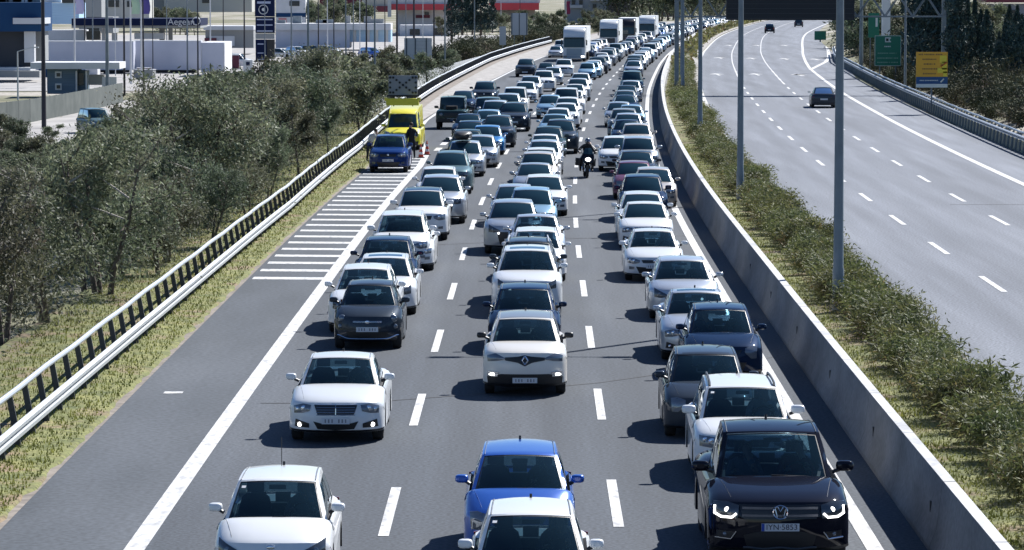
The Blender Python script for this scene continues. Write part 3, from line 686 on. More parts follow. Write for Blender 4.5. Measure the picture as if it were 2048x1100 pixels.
    # mirrors
    for sg in (-1,1):
        m_ = MB(); zx = s['zc']+.07; y0 = s['yc']+.42; big = 1.25 if s['kind'] in ('pickup','van') or typ in ('suv','offroader') else 1
        m_.tube([(sg*(s['wc']+.02), y0, zx-.05),(sg*(W2-.02), y0, zx-.01)], .03, 5, 1)
        rws = []
        for k, (q, sc) in enumerate(((-.055,.45),(-.045,.8),(-.01,1),(.05,1),(.055,.9))):
            rws.append([(sg*(W2+.045)+math.copysign(abs(math.cos(a))**.6,math.cos(a))*.10*sc*big, y0+q-sg*0, zx+.03*big+math.copysign(abs(math.sin(a))**.6,math.sin(a))*.062*sc*big) for a in [2*math.pi*j/14 for j in range(14)]])
        m_.grid(rws, 0, True); m_.face(rws[0]); m_.face(rws[-1], 2)
        parts.append(('side_mirror', m_, 'MIRR', 50, None))
    # wheels
    for cy in (s['fo'], s['fo']+s['wb']):
        for sg in (-1,1):
            r = s['wr']; t = MB(); w = .21 if typ != 'pickup' else .25; x0 = sg*(W2-.03)
            prof = [(0,r*.66),(0,r*.9),(-sg*.02,r*.975),(-sg*.05,r),(-sg*(w-.05),r),(-sg*(w-.02),r*.975),(-sg*w,r*.9),(-sg*w,r*.5)]
            t.lathe(prof, (x0,cy,r), 22); parts.append(('wheel', t, [rubber], 40, None)); wi = len(parts)-1
            q = MB(); q.lathe([(-sg*.012,r*.68),(-sg*.012,r*.60),(-sg*.05,r*.57)], (x0,cy,r), 22)
            for k in range(5):
                a = 2*math.pi*k/5; d = Vector((0,math.cos(a),math.sin(a))); e = Vector((0,-math.sin(a),math.cos(a))); c = Vector((x0-sg*.02,cy,r))
                q.face([c+d*.04+e*.04, c+d*r*.6+e*.06, c+d*r*.6-e*.06, c+d*.04-e*.04])
            q.lathe([(-sg*.01,.06),(-sg*.01,.0)], (x0,cy,r), 10); parts.append(('rim', q, [rim_m], 30, wi))
    fas = s['fas']; hz, zb = s['hz'], s['zb']; wf = W2
    add = lambda nm, mb_, mats, par=None: (parts.append((nm, mb_, mats, 30, par)), len(parts)-1)[1]
    plz = zb+.22
    def two(nm, top, bot, mats, **k):
        ids = []
        for sg in (-1,1):
            tp = [(sg*x,z) for x,z in top]; bt = [(sg*x,z) for x,z in bot]
            if sg < 0: tp, bt = tp[::-1], bt[::-1]
            ids.append(add(nm, decal(s, tp, bt, bulge=.02 if nm == 'headlight' else 0, **k), mats))
        return ids
    def lamp_bulb(sg, x, z, r, par, m=chrome, out=.02):
        b_ = MB(); y = FY(s, x, z)-out; b_.ell((sg*x, y+.01, z), (r,.02,r), 0, 12, 6); add('lamp_bulb', b_, [m], par)
    if fas == 'exec':
        ids = two('headlight', [(.47*wf*2*.56,hz-.045),(.62,hz-.035),(.80,hz-.07)], [(.47,hz-.17),(.62,hz-.20),(.79,hz-.20)], [lamp_clear]) if False else two('headlight', [(.46,hz-.05),(.62,hz-.03),(.80,hz-.08)], [(.49,hz-.16),(.64,hz-.20),(.79,hz-.21)], [lamp_clear])
        for i, sg in zip(ids,(-1,1)): lamp_bulb(sg,.60,hz-.115,.055,i); lamp_bulb(sg,.71,hz-.135,.045,i)
        gi = add('grille', decal(s, [(-.40,hz-.05),(.40,hz-.05)], [(-.34,hz-.22),(.34,hz-.22)], .018), [grille_m])
        t = MB()
        for dz in (.04,.085,.13,.175): t.tube([(x,FY(s,x,hz-.05-dz)-.024,hz-.05-dz) for x in lin(-.36,.36,8)], .006, 4)
        t.tube([(0,FY(s,0,z)-.026,z) for z in lin(hz-.05,hz-.22,3)], .008, 4); t.tube([(x,FY(s,x,hz-.048)-.022,hz-.046) for x in lin(-.40,.40,8)], .010, 4)
        add('grille_slat', t, [chrome], gi)
        add('air_intake', decal(s, [(-.42,zb+.21),(-.25,zb+.17),(.25,zb+.17),(.42,zb+.21)], [(-.34,zb+.07),(0,zb+.05),(.34,zb+.07)], .01), [blackp])
        ids = two('air_intake', [(.50,zb+.17),(.76,zb+.24)], [(.50,zb+.09),(.78,zb+.10)], [blackp], out=.01)
        for i, sg in zip(ids,(-1,1)): lamp_bulb(sg,.68,zb+.145,.042,i,lamp_on if 'lit' in extra else chrome,.03)
        plz = zb+.225
    elif fas == 'diamond':
        ids = two('headlight', [(.42,hz-.11),(.62,hz-.02),(.80,hz-.07)], [(.42,hz-.14),(.60,hz-.18),(.79,hz-.20)], [lamp_clear])
        gi = add('grille', decal(s, [(-.42,hz-.10),(-.15,hz-.08),(0,hz-.05),(.15,hz-.08),(.42,hz-.10)], [(-.42,hz-.16),(-.16,hz-.20),(0,hz-.28),(.16,hz-.20),(.42,hz-.16)], .016), [blackp])
        t = MB(); c = (0, FY(s,0,hz-.16)-.03, hz-.16)
        for a, b in (((0,.095),(.062,0)),((.062,0),(0,-.095)),((0,-.095),(-.062,0)),((-.062,0),(0,.095))): t.tube([(a[0],c[1],c[2]+a[1]),(b[0],c[1],c[2]+b[1])], .017, 4)
        add('badge', t, [chrome], gi)
        add('lower_bumper', decal(s, [(-.80,zb+.19),(-.5,zb+.26),(.5,zb+.26),(.80,zb+.19)], [(-.78,zb+.0),(-.4,zb-.02),(.4,zb-.02),(.78,zb+.0)], .02, 16), [blackp])
        ids = two('fog_lamp', [(.56,zb+.30),(.79,zb+.31)], [(.58,zb+.20),(.80,zb+.20)], [chrome], out=.03)
        for i, sg in zip(ids,(-1,1)):
            b_ = MB(); y = FY(s,.68,zb+.25)-.045; b_.ell((sg*.68,y,zb+.25),(.085,.02,.032),0,12,6); add('lamp_bulb', b_, [lamp_on], i)
        plz = zb+.13
    elif fas == 'mini':
        for sg in (-1,1):
            b_ = MB(); x, z = .60, hz-.07; y = FY(s,x,z); b_.ell((sg*x,y+.03,z),(.098,.07,.098),0,16,8); i = add('headlight', b_, [lamp_clear])
            b_ = MB(); z = hz-.25; x = .64; y = FY(s,x,z); b_.ell((sg*x,y+.03,z),(.065,.06,.065),0,14,8); add('fog_lamp', b_, [lamp_clear])
        t = MB(); 
        for z in (hz-.115,hz-.145): t.tube([(x,FY(s,x,z)-.01,z) for x in lin(-.34,.34,8)], .010, 4)
        t.ell((0,FY(s,0,hz-.13)-.012,hz-.13),(.055,.015,.045),0,12,6); add('badge', t, [chrome])
        add('air_intake', decal(s, [(-.50,zb+.24),(.50,zb+.24)], [(-.44,zb+.09),(.44,zb+.09)], .012), [blackp])
        t = MB(); t.tube([(x,FY(s,x,zb+.07+.06*smooth((abs(x)-.45)/.25))-.018,zb+.07+.07*smooth((abs(x)-.45)/.25)) for x in lin(-.74,.74,20)], .016, 5); add('bumper_trim', t, [chrome])
        plz = zb+.30
    elif fas == 'tall':
        ids = two('headlight', [(.46,hz-.04),(.62,hz+.0),(.74,hz-.02)], [(.46,hz-.14),(.60,hz-.27),(.72,hz-.27)], [lamp_clear], out=.022)
        add('grille', decal(s, [(-.40,hz-.08),(.40,hz-.08)], [(-.34,hz-.16),(.34,hz-.16)], .012), [grille_m])
        add('air_intake', decal(s, [(-.50,zb+.24),(.50,zb+.24)], [(-.42,zb+.07),(.42,zb+.07)], .012), [blackp])
        t = MB(); t.ell((0,FY(s,0,hz-.06)-.02,hz-.05),(.05,.015,.04)); add('badge', t, [chrome])
    elif fas == 'city':
        ids = two('headlight', [(.40,hz-.14),(.60,hz-.05),(.76,hz+.03)], [(.40,hz-.16),(.60,hz-.22),(.76,hz-.20)], [lamp_dark], out=.02)
        for i, sg in zip(ids,(-1,1)): lamp_bulb(sg,.62,hz-.12,.05,i,lamp_clear,.03)
        t = MB(); t.ell((0,FY(s,0,hz-.06)-.012,hz-.06),(.062,.015,.034),0,14,6); add('badge', t, [chrome])
        gi = add('grille', decal(s, [(-.50,hz-.20),(-.3,hz-.19),(.3,hz-.19),(.50,hz-.20)], [(-.40,zb+.10),(.40,zb+.10)], .014), [blackp])
        for sg in (-1,1): lamp_bulb(sg,.44,hz-.235,.035,gi,lamp_on,.03)
    elif fas == 'amarok':
        gi = add('grille', decal(s, [(-.56,hz-.04),(.56,hz-.04)], [(-.50,hz-.24),(.50,hz-.24)], .016), [grille_m])
        t = MB()
        for z in (hz-.085,hz-.19): t.grid([[(x,FY(s,x,z)-.03,z-.018),(x,FY(s,x,z)-.035,z+.018)] for x in lin(-.52,.52,12)])
        add('grille_slat', t, [mat('satin bar', (.22,.23,.26), .25, .7)], gi)
        bz = hz-.14; by = FY(s,0,bz)-.05; t = MB()
        ring = [(.098*math.cos(a), by, bz+.098*math.sin(a)) for a in lin(0,2*math.pi,28)]; t.tube(ring, .011, 6, cap=False)
        for pl in (((-.04,.082),(0,.012),(.04,.082)), ((-.075,.05),(-.04,-.078),(0,.0),(.04,-.078),(.075,.05))): t.tube([(x,by,bz+z) for x,z in pl], .0095, 5)
        t.tube([(0,by+.045,bz),(0,by+.02,bz)], .09, 20, 1)
        add('badge', t, [chrome, blackp], gi)
        ids = two('headlight', [(.56,hz-.05),(.72,hz-.01),(.90,hz-.02)], [(.58,hz-.24),(.74,hz-.25),(.90,hz-.20)], [lamp_dark], out=.022)
        for i, sg in zip(ids,(-1,1)):
            t = MB(); pl = [(.605,hz-.07),(.60,hz-.19),(.68,hz-.215),(.80,hz-.215),(.885,hz-.18),(.89,hz-.07)]
            pl = [(.885,hz-.07),(.89,hz-.18),(.80,hz-.225),(.66,hz-.225),(.60,hz-.17)] if True else pl
            t.tube([(sg*x,FY(s,x,z)-.036,z) for x,z in pl], .017, 6); add('running_light', t, [lamp_on], i)
            lamp_bulb(sg,.72,hz-.12,.04,i,lamp_on,.035)
        add('air_intake', decal(s, [(-.50,zb+.24),(-.3,zb+.30),(.3,zb+.30),(.50,zb+.24)], [(-.45,zb+.06),(.45,zb+.06)], .012), [blackp])
        t = MB(); t.tube([(x,FY(s,x,zb+.05+.012*math.cos(x*14))-.02,zb+.05+.012*math.cos(x*14)) for x in lin(-.5,.5,20)], .02, 6); add('skid_bar', t, [mat('satin dark', (.08,.085,.09), .4, .5)])
        ids = two('fog_lamp', [(.62,zb+.28),(.86,zb+.29)], [(.64,zb+.19),(.86,zb+.20)], [blackp], out=.01)
        for i, sg in zip(ids,(-1,1)):
            t = MB(); t.tube([(sg*x,FY(s,x,z)-.025,z) for x,z in ((.60,zb+.29),(.67,zb+.18),(.88,zb+.19))], .010, 5); add('fog_trim', t, [chrome], i)
            lamp_bulb(sg,.75,zb+.245,.03,i,lamp_clear,.02)
        plz = hz-.355
    elif fas == 'van':
        ids = two('headlight', [(.62,hz+.02),(.86,hz+.08)], [(.60,hz-.16),(.84,hz-.20)], [lamp_clear], out=.02)
        add('grille', decal(s, [(-.52,hz-.03),(.52,hz-.03)], [(-.45,hz-.20),(.45,hz-.20)], .014), [blackp])
        add('lower_bumper', decal(s, [(-.88,zb+.22),(.88,zb+.22)], [(-.85,zb),(.85,zb)], .02, 16), [blackp])
    elif fas == 'box':
        for sg in (-1,1):
            b_ = MB(); b_.ell((sg*.60,FY(s,.6,hz-.22)+.01,hz-.22),(.11,.05,.11),0,16,8); add('headlight', b_, [lamp_clear])
        add('grille', decal(s, [(-.42,hz-.10),(.42,hz-.10)], [(-.42,hz-.36),(.42,hz-.36)], .02), [blackp])
        t = MB(); t.box((0,-.04,zb+.16),(s['W']*.96,.12,.2)); add('lower_bumper', t, [blackp])
        t = MB(); t.tube([(0,.75,hz+.10),(0,.75,hz+.28)], .34, 20); add('spare_wheel', t, [rubber])
    else:
        up = .04 if fas == 'suv' else 0
        ids = two('headlight', [(.44,hz-.09),(.62,hz-.04),(.81*wf/.89,hz-.03)], [(.46,hz-.17),(.62,hz-.20-up),(.80*wf/.89,hz-.18-up)], [lamp_clear], out=.018)
        for i, sg in zip(ids,(-1,1)): lamp_bulb(sg,.62,hz-.12,.062,i,lamp_on if 'lit' in extra else chrome,.035); lamp_bulb(sg,.73,hz-.10,.05,i,chrome,.03)
        add('grille', decal(s, [(-.40,hz-.08),(.40,hz-.08)], [(-.35,hz-.17-up),(.35,hz-.17-up)], .014), [grille_m])
        t = MB(); t.ell((0,FY(s,0,hz-.11)-.02,hz-.11),(.05,.012,.045),0,12,6); add('badge', t, [chrome])
        add('air_intake', decal(s, [(-.56,zb+.26),(-.3,zb+.24),(.3,zb+.24),(.56,zb+.26)], [(-.46,zb+.06),(.46,zb+.06)], .012), [blackp])
        two('fog_lamp', [(.60,zb+.25),(.76,zb+.26)], [(.61,zb+.17),(.76,zb+.17)], [lamp_clear], out=.014)
        plz = zb+.27 if fas == 'std' else zb+.33
    # plate
    t = MB(); y = FY(s,0,plz)-.03; t.box((0,y,plz),(.52,.014,.112)); pi_ = add('number_plate', t, [plate_m])
    if typ == 'pickup':
        parts.append(('plate_text', ('IYN·5853', y, plz), [plate_ink], 30, pi_))
        t = MB(); t.box((-.238,y-.009,plz),(.04,.004,.108)); add('plate_band', t, [plate_blue], pi_)
    else:
        t = MB(); rq = random.Random(3)
        for k in range(7):
            if k == 3: continue
            t.box((-.19+k*.063, y-.009, plz), (.03*rq.uniform(.7,1.1),.004,.065))
        add('plate_mark', t, [mat('blurred plate mark', (.22,.23,.26), .6)], pi_)
    # tail
    zt = s['zd']-.16 if s['kind'] != 'saloon' else .86
    for sg in (-1,1):
        tp = [(sg*x,zt+.1) for x in (.52,.80)]; bt = [(sg*x,zt-.1) for x in (.55,.80)]
        if s['kind'] in ('van','minivan','pickup') or typ in ('suv','crossover'): tp = [(sg*x,zt+.1) for x in (.66,.82)]; bt = [(sg*x,zt-.22) for x in (.68,.82)]
        if sg < 0: tp, bt = tp[::-1], bt[::-1]
        add('tail_light', decal(s, tp, bt, .012, 6, rear=True), [lamp_red])
    t = MB(); t.box((0,s['L']+.012,.62),(.52,.014,.112)); add('number_plate', t, [plate_m])
    add('rear_bumper', decal(s, [(-.70,zb+.16),(.70,zb+.16)], [(-.68,zb+.0),(.68,zb+.0)], .015, 12, rear=True), [blackp])
    # wipers, aerial
    t = MB()
    for u0, u1 in ((-.78,-.02),(-.05,.72)):
        t.tube([tuple(ws(lerp(u0,u1,k/4), .02+.05*(1-k/4)*.6+.01)+Vector((0,-.02,.015))) for k in range(5)], .009, 4)
    add('wiper', t, [blackp])
    t = MB(); p = roof(0,.92); t.tube([tuple(p),(0,p.y+.02,p.z+.05)], .02, 5); add('aerial', t, [blackp])
    if 'longaerial' in extra: t = MB(); p = roof(-.05,.85); t.tube([tuple(p),(-.03,p.y+.05,p.z+.42)], .006, 5); add('aerial', t, [blackp])
    if 'rails' in extra:
        for sg in (-1,1):
            t = MB(); t.tube([tuple(roof(sg*.90,q)+Vector((0,0,.055 if .05 < q < .95 else .0))) for q in (.03,.09,.3,.6,.9,.96)], .022, 6); add('roof_rail', t, ['RAIL'])
    if 'roofbox' in extra:
        t = MB(); p = roof(0,.4); rws = []
        for k, (y, sc) in enumerate(((-.95,.25),(-.8,.75),(-.4,1),(.5,1),(.9,.8),(1.0,.4))):
            rws.append([(-.12+math.copysign(abs(math.cos(a))**.6,math.cos(a))*.40*sc, p.y+y, p.z+.22+math.copysign(abs(math.sin(a))**.6,math.sin(a))*.19*sc) for a in [2*math.pi*j/16 for j in range(16)]])
        t.grid(rws,0,True); t.face(rws[0]); t.face(rws[-1]); add('roof_box', t, [blackp])
    # interior (near cars only)
    for sg in (-1,1):
        t = MB(); x0, y0, z0 = sg*.37, s['yh']+.35, s['zc']-.5
        t.box((x0,y0-.1,z0+.08),(.48,.5,.16)); rws = []
        for z, w, d in ((.0,.24,.07),(.3,.25,.07),(.5,.20,.06),(.56,.13,.05)): rws.append([(x0+w*a, y0+.18+z*.2+d*b, z0+.12+z) for a,b in ((-1,-1),(1,-1),(1,1),(-1,1))])
        t.grid(rws,0,True); t.face(rws[-1]); t.box((x0,y0+.31,z0+.78),(.25,.09,.16)); parts.append(('seat', t, [seatm], 40, None))
    t = MB(); y0 = min(s['yb']-.75, s['yh']+1.35); t.box((0,y0,s['zc']-.28),(1.2,.16,.5)); 
    for x in (-.36,0,.36): t.box((x,y0,s['zc']+.06),(.22,.09,.14))
    parts.append(('rear_seat', t, [seatm], 40, None))
    t = MB(); c = Vector((.37, s['yc']+.60, s['zc']-.04)); ring = [tuple(c+Vector((.18*math.cos(a), .06*math.sin(a), .17*math.sin(a)))) for a in lin(0,2*math.pi,20)]; t.tube(ring,.016,5,cap=False); t.tube([tuple(c+Vector((-.17,0,0))),tuple(c+Vector((.17,0,0)))],.015,4)
    parts.append(('steering_wheel', t, [blackp], 40, None))
    t = MB(); p = ws(0,.86); t.box((0,p.y+.06,p.z-.05),(.24,.03,.065)); parts.append(('rear_view_mirror', t, [blackp], 40, None))
    if 'sticker' in extra:
        t = MB(); p = ws(-.80,.84); q = ws(-.80,.78); t.face([p+Vector((-.03,-.006,.004)),p+Vector((.03,-.006,.004)),q+Vector((.03,-.006,.004)),q+Vector((-.03,-.006,.004))]); parts.append(('sticker', t, [sticker], 40, None))
    # centre the car on its length
    for p in parts:
        if isinstance(p[1], MB): p[1].v = [(x, y-s['L']/2, z) for x,y,z in p[1].v]
    return parts
DETAIL2 = {'seat','rear_seat','steering_wheel','rear_view_mirror','wiper','aerial','plate_mark','sticker'}
DETAIL1 = DETAIL2 | {'rim'} 
DETAIL0 = {'windscreen','side_window','headlight','number_plate','tail_light','grille','rear_window'}
_CACHE = {}; _GEO = {}
def car_meshes(typ, colr, lod, roofc, extra):
    key = (typ, colr, lod, roofc, extra)
    if key in _CACHE: return _CACHE[key]
    gk = (typ, extra)
    if gk not in _GEO: _GEO[gk] = (build_car(typ, None, extra), {})
    parts, gm = _GEO[gk]; out = []; P = paint(colr); s = SPEC[typ]
    for i, (nm, mb, mats, ang, par) in enumerate(parts):
        if lod == 1 and nm in DETAIL2: continue
        if lod == 0 and not (nm == 'body' or nm in DETAIL0 or nm == 'wheel'): continue
        if mats == 'BODY': mm = [P, blackp, interior, paint(roofc) if roofc else P, glass_far]
        elif mats == 'GLASS': mm = [glass_see if lod == 2 else glass_far, blackp]
        elif mats == 'MIRR': mm = [blackp if typ == 'crossover' else P, blackp, chrome]
        elif mats == ['RAIL']: mm = [blackp if colr in ('white','black') else galv]
        else: mm = mats
        mk = (i, tuple(m.name for m in mm))
        if mk not in gm:
            if nm == 'plate_text':
                t, y, z = mb; me = text_mesh(t, .112, plate_ink); me.transform(Matrix.Translation((.02, y-s['L']/2-.009, z)))
            else: me = mb.mesh(nm, mm, True, ang, weld=(nm == 'body'), bevel=(.016 if nm == 'body' else 0))
            gm[mk] = me
        out.append((nm, gm[mk], par, i))
    _CACHE[key] = out; return out
KNAME = {'hatch2':'hatchback','hatch3':'hatchback','suv2':'suv','saloon2':'saloon_car','city':'hatchback','hatch':'hatchback','tallhatch':'hatchback','mini':'city_car','saloon':'saloon_car','suv':'suv','crossover':'crossover_car','pickup':'pickup_truck','van':'breakdown_van','minivan':'minivan','offroader':'offroad_car'}
NCAR = [0]
def put_car(typ, colr, X, Y, label, lod=None, group=None, roofc=None, extra=(), away=False, cat=None, yaw=0.0):
    """X, Y: middle of the front bumper; faces the camera unless away"""
    s = SPEC[typ]; h = HEAD(Y+2)
    if lod is None: lod = 2 if Y < 118 else 1 if Y < 300 else 0
    a = -h + yaw + (math.pi if away else 0)
    cx, cy = X+math.sin(h)*s['L']/2, Y+math.cos(h)*s['L']/2
    t = empty(KNAME[typ], (cx, cy, 0), a); tag(t, label, cat or ('car' if typ not in ('pickup','van') else 'pickup' if typ == 'pickup' else 'van'), group)
    t['spec'] = typ; t['paint'] = colr; t['short'] = {'suv':'SUV'}.get(KNAME[typ], KNAME[typ].replace('_',' ')); t['short'] = {'pearl white':'white'}.get(colr, colr)+' '+t['short']
    made = {}
    for nm, me, par, i in car_meshes(typ, colr, lod, roofc, tuple(extra)):
        made[i] = link(nm, me, made.get(par, t))
    NCAR[0] += 1
    if typ == 'pickup': t.scale = (1.07,1.03,1.02)
    if Y > 62 and typ not in ('pickup','van','mini') and not away: q = random.Random(int(X*97+Y*31)); t.scale = (q.uniform(.97,1.03), q.uniform(.95,1.05), q.uniform(.95,1.05))
    return t
def roof_place(px, py, typ):
    s = SPEC[typ]; h = s['H']-.02; dr = s['yr']*.86 if typ != 'van' else 1.5
    D = (CAMH-h)*FPX/(py-YH)/math.cos(TH)*math.cos(TH); return XAT(px, D)-math.sin(HEAD(D))*dr, D-dr

G_JAM = 'cars queueing on the jammed carriageway'
# lane, roof centre px, roof top py, type, colour, what, options
CARS = [
 ('L',562,941,'city','white','white hatchback with dark swept headlights, nearest in the left lane',dict(extra=('longaerial','sticker'))),
 ('L',684,711,'saloon','pearl white','white saloon with chrome barred grille and lit fog lamps',dict(extra=('lit',))),
 ('L',743,560,'mini','dark grey','small dark grey city car with round headlights',{}),
 ('L',735,532,'hatch','white','white hatchback tucked behind the small dark grey car',{}),
 ('L',772,504,'hatch','pearl white','white car with dark sunroof strip beside the wide white line',dict(extra=('sunroof',))),
 ('L',778,469,'hatch','dark blue','dark blue hatchback between white cars in the left lane',{}),
 ('L',815,438,'saloon','white','white saloon in front of another white roof, left lane',{}),
 ('L',808,420,'suv','white','white car half hidden behind a white saloon, left lane',{}),
 ('L',847,373,'suv','white','white SUV with dark roof and split headlights',dict(roofc='dark blue')),
 ('L',884,347,'suv','silver','silver car right behind the white SUV with the dark roof',{}),
 ('L',880,334,'hatch','white','white roof just in front of the dark green SUV',{}),
 ('L',905,301,'suv','teal grey','dark green grey SUV beside the broken line after the hatching',dict(extra=('rails',))),
 ('L',932,283,'hatch','silver','silver hatchback carrying a black roof box',dict(extra=('roofbox',))),
 ('L',962,268,'hatch','light grey','light grey hatchback right in front of the bright blue car',{}),
 ('L',936,258,'hatch','dark green','dark hatchback left of the bright blue car',{}),
 ('L',976,248,'hatch','bright blue','bright blue hatchback in the left queue',{}),
 ('L',943,241,'hatch','dark blue','dark blue car left of the large dark SUV',{}),
 ('L',938,228,'saloon','dark blue','dark blue saloon beside the boxy dark green off-roader',{}),
 ('L',998,228,'suv','dark grey','large dark SUV with glinting headlight behind the bright blue car',{}),
 ('L',908,190,'offroader','dark green','boxy dark green off-roader with a wheel on its bonnet',{}),
 ('L',928,181,'saloon','dark blue','dark blue saloon behind the boxy dark green off-roader',{}),
 ('L',972,162,'suv','dark grey','dark SUV with both headlights glowing beside the shoulder line',dict(extra=('lit',))),
 ('L',992,202,'suv','silver','silver SUV with a wide dark windscreen',{}),
 ('L',978,195,'minivan','dark green','dark minivan behind the silver SUV',{}),
 ('L',978,220,'hatch','light blue','pale blue roof in front of the silver SUV',{}),
 ('L',1018,185,'suv','silver','silver SUV with bright roof edge',{}),
 ('L',1030,203,'suv','dark grey','dark grey SUV with lit headlight by the broken line',dict(extra=('lit',))),
 ('L',1032,173,'minivan','white','tall white minivan in the left queue',{}),
 ('L',1052,163,'hatch','pearl white','white hatchback behind the tall white minivan',{}),
 ('L',1063,149,'suv','silver','silver SUV two behind the tall white minivan',{}),
 ('L',1089,140,'suv','white','white SUV level with the lone black car, left queue',{}),
 ('L',1053,117,'suv','dark grey','lone dark car close to the far shoulder line',{}),
 ('L',1107,134,'hatch','silver','silver hatchback near the first lorry',{}),
 ('L',1093,125,'saloon','dark grey','dark saloon in front of the first lorry',{}),
 ('L',1129,116,'suv','white','white SUV right in front of the first lorry',{}),
 ('M',1062,1008,'city','white','white hatchback cut off by the bottom edge, middle lane',dict(extra=('sticker',))),
 ('M',1040,888,'tallhatch','blue','blue hatchback with tall headlights in the middle lane',{}),
 ('M',1051,622,'crossover','cream','cream crossover with black roof and diamond badge',dict(roofc='grey')),
 ('M',1050,563,'hatch','dark blue','dark blue hatchback behind the cream crossover',{}),
 ('M',1055,488,'suv','pearl white','white SUV with a glass roof panel, middle lane',dict(extra=('sunroof',))),
 ('M',1057,473,'suv','dark grey','dark SUV with silver roof rails behind the glass roof car',dict(extra=('rails',))),
 ('M',1073,451,'hatch','white','white hatchback behind the dark SUV with roof rails',{}),
 ('M',1073,428,'saloon','silver','silver saloon right of the grey blue SUV',{}),
 ('M',1027,394,'suv','light grey','grey blue SUV with lit headlight at the lane line',{}),
 ('M',1064,378,'hatch','light blue','light blue hatchback behind the grey blue SUV',{}),
 ('M',1030,363,'hatch','silver','silver hatchback left of the white car, middle lane',{}),
 ('M',1088,346,'hatch','white','white hatchback with black lower grille left of the motorcycle',{}),
 ('M',1070,323,'saloon','light grey','light grey saloon left of the motorcyclist',{}),
 ('M',1077,305,'hatch','beige','beige hatchback level with the motorcyclist helmet',{}),
 ('M',1082,293,'hatch','white','white roof behind the beige hatchback',{}),
 ('M',1090,280,'hatch','silver','silver roof in front of the white saloon, middle queue',{}),
 ('M',1091,267,'saloon','white','white saloon behind a silver roof, middle queue',{}),
 ('M',1098,252,'hatch','dark green','dark green hatchback in the middle queue',{}),
 ('M',1122,238,'suv','dark grey','dark SUV with glinting headlight ahead of the motorcycle',{}),
 ('M',1111,226,'saloon','light blue','light blue saloon in the middle queue',{}),
 ('M',1117,213,'hatch','white','white hatchback behind the light blue saloon',{}),
 ('M',1132,204,'hatch','pearl white','white hatchback by the right broken line',{}),
 ('M',1101,189,'hatch','light blue','pale blue hatchback at the left edge of the middle queue',{}),
 ('M',1136,191,'suv','white','white SUV right of the pale blue hatchback',{}),
 ('M',1146,182,'hatch','white','white hatchback near the tip of the right broken line',{}),
 ('M',1134,173,'minivan','white','tall white minivan in the middle queue',{}),
 ('M',1150,166,'saloon','white','white saloon behind the tall minivan, middle queue',{}),
 ('M',1157,155,'suv','silver','silver SUV in the far middle queue',{}),
 ('M',1162,146,'hatch','white','white hatchback behind the silver SUV, far middle queue',{}),
 ('R',1530,838,'pickup','black','black pickup with round badge and C-shaped running lights',{}),
 ('R',1478,745,'suv','white','white SUV with black roof rails behind the black pickup',dict(extra=('rails','sticker'))),
 ('R',1408,697,'hatch','dark grey','dark grey hatchback with one amber headlight',{}),
 ('R',1437,608,'hatch','dark blue','dark blue hatchback hugging the right edge line',{}),
 ('R',1392,582,'saloon','silver','silver saloon with sunroof beside the dark blue hatchback',dict(extra=('sunroof',))),
 ('R',1362,511,'hatch','silver','silver hatchback with dark windscreen, right lane',{}),
 ('R',1305,454,'saloon','pearl white','pale saloon with dark twin grille, right lane',{}),
 ('R',1290,402,'saloon','white','white saloon behind the pale twin grille saloon',{}),
 ('R',1283,383,'hatch','pearl white','pearl roof behind the white saloon, right lane',{}),
 ('R',1284,344,'suv','dark blue','dark blue SUV with deep windscreen, right lane',{}),
 ('R',1306,332,'hatch','beige','beige hatchback next to the barrier',{}),
 ('R',1267,319,'hatch','maroon','maroon hatchback in the right queue',{}),
 ('R',1273,301,'saloon','dark grey','dark grey saloon behind the maroon hatchback',{}),
 ('R',1276,272,'suv','light grey','grey SUV with dark windscreen level with the motorcyclist',{}),
 ('R',1235,274,'hatch','white','white hatchback at the left edge of the right queue',{}),
 ('R',1273,247,'hatch','beige','pale beige hatchback near the barrier',{}),
 ('R',1254,240,'saloon','dark blue','dark blue saloon left of the pale beige hatchback',{}),
 ('R',1256,226,'hatch','silver','silver hatchback behind the dark blue saloon',{}),
 ('R',1248,215,'suv','grey','grey SUV behind the silver hatchback, right queue',{}),
 ('R',1262,206,'hatch','light blue','pale blue hatchback in the right queue',{}),
 ('R',1238,203,'hatch','light grey','light grey hatchback at the line, right queue',{}),
 ('R',1251,188,'saloon','dark blue','dark blue saloon in the far right queue',{}),
 ('R',1251,178,'hatch','grey','grey hatchback in the far right queue',{}),
 ('R',1254,169,'saloon','dark grey','dark saloon in the far right queue',{}),
 ('R',1262,162,'hatch','silver','silver hatchback in the far right queue',{}),
 ('R',1264,142,'minivan','teal grey','tall grey green van in the far right queue',{}),
]
WORDS = {'pearl white':'white','bright blue':'bright blue','teal grey':'grey green','cream':'cream'}
for lane, px, py, typ, colr, lab, opt in CARS:
    X, Y = roof_place(px, py, typ); opt = dict(opt)
    lab2 = lab if 'lane' in lab or 'queue' in lab else lab + {'L':', left queue','M':', middle queue','R':', right queue'}[lane]
    if len(lab2.split()) > 15: lab2 = lab
    if typ == 'pickup': Y -= 0.9
    if py > 300 or True: typ = {'hatch':('hatch','hatch2','hatch3')[(px+py)%3], 'suv':('suv','suv2')[(px//2+py)%2] if 'lit' not in opt.get('extra',()) else 'suv', 'saloon':('saloon','saloon2')[(px+py)%2] if py < 600 else 'saloon'}.get(typ, typ)
    put_car(typ, colr, X, Y, lab2, group=G_JAM, roofc=opt.get('roofc'), extra=opt.get('extra',()))
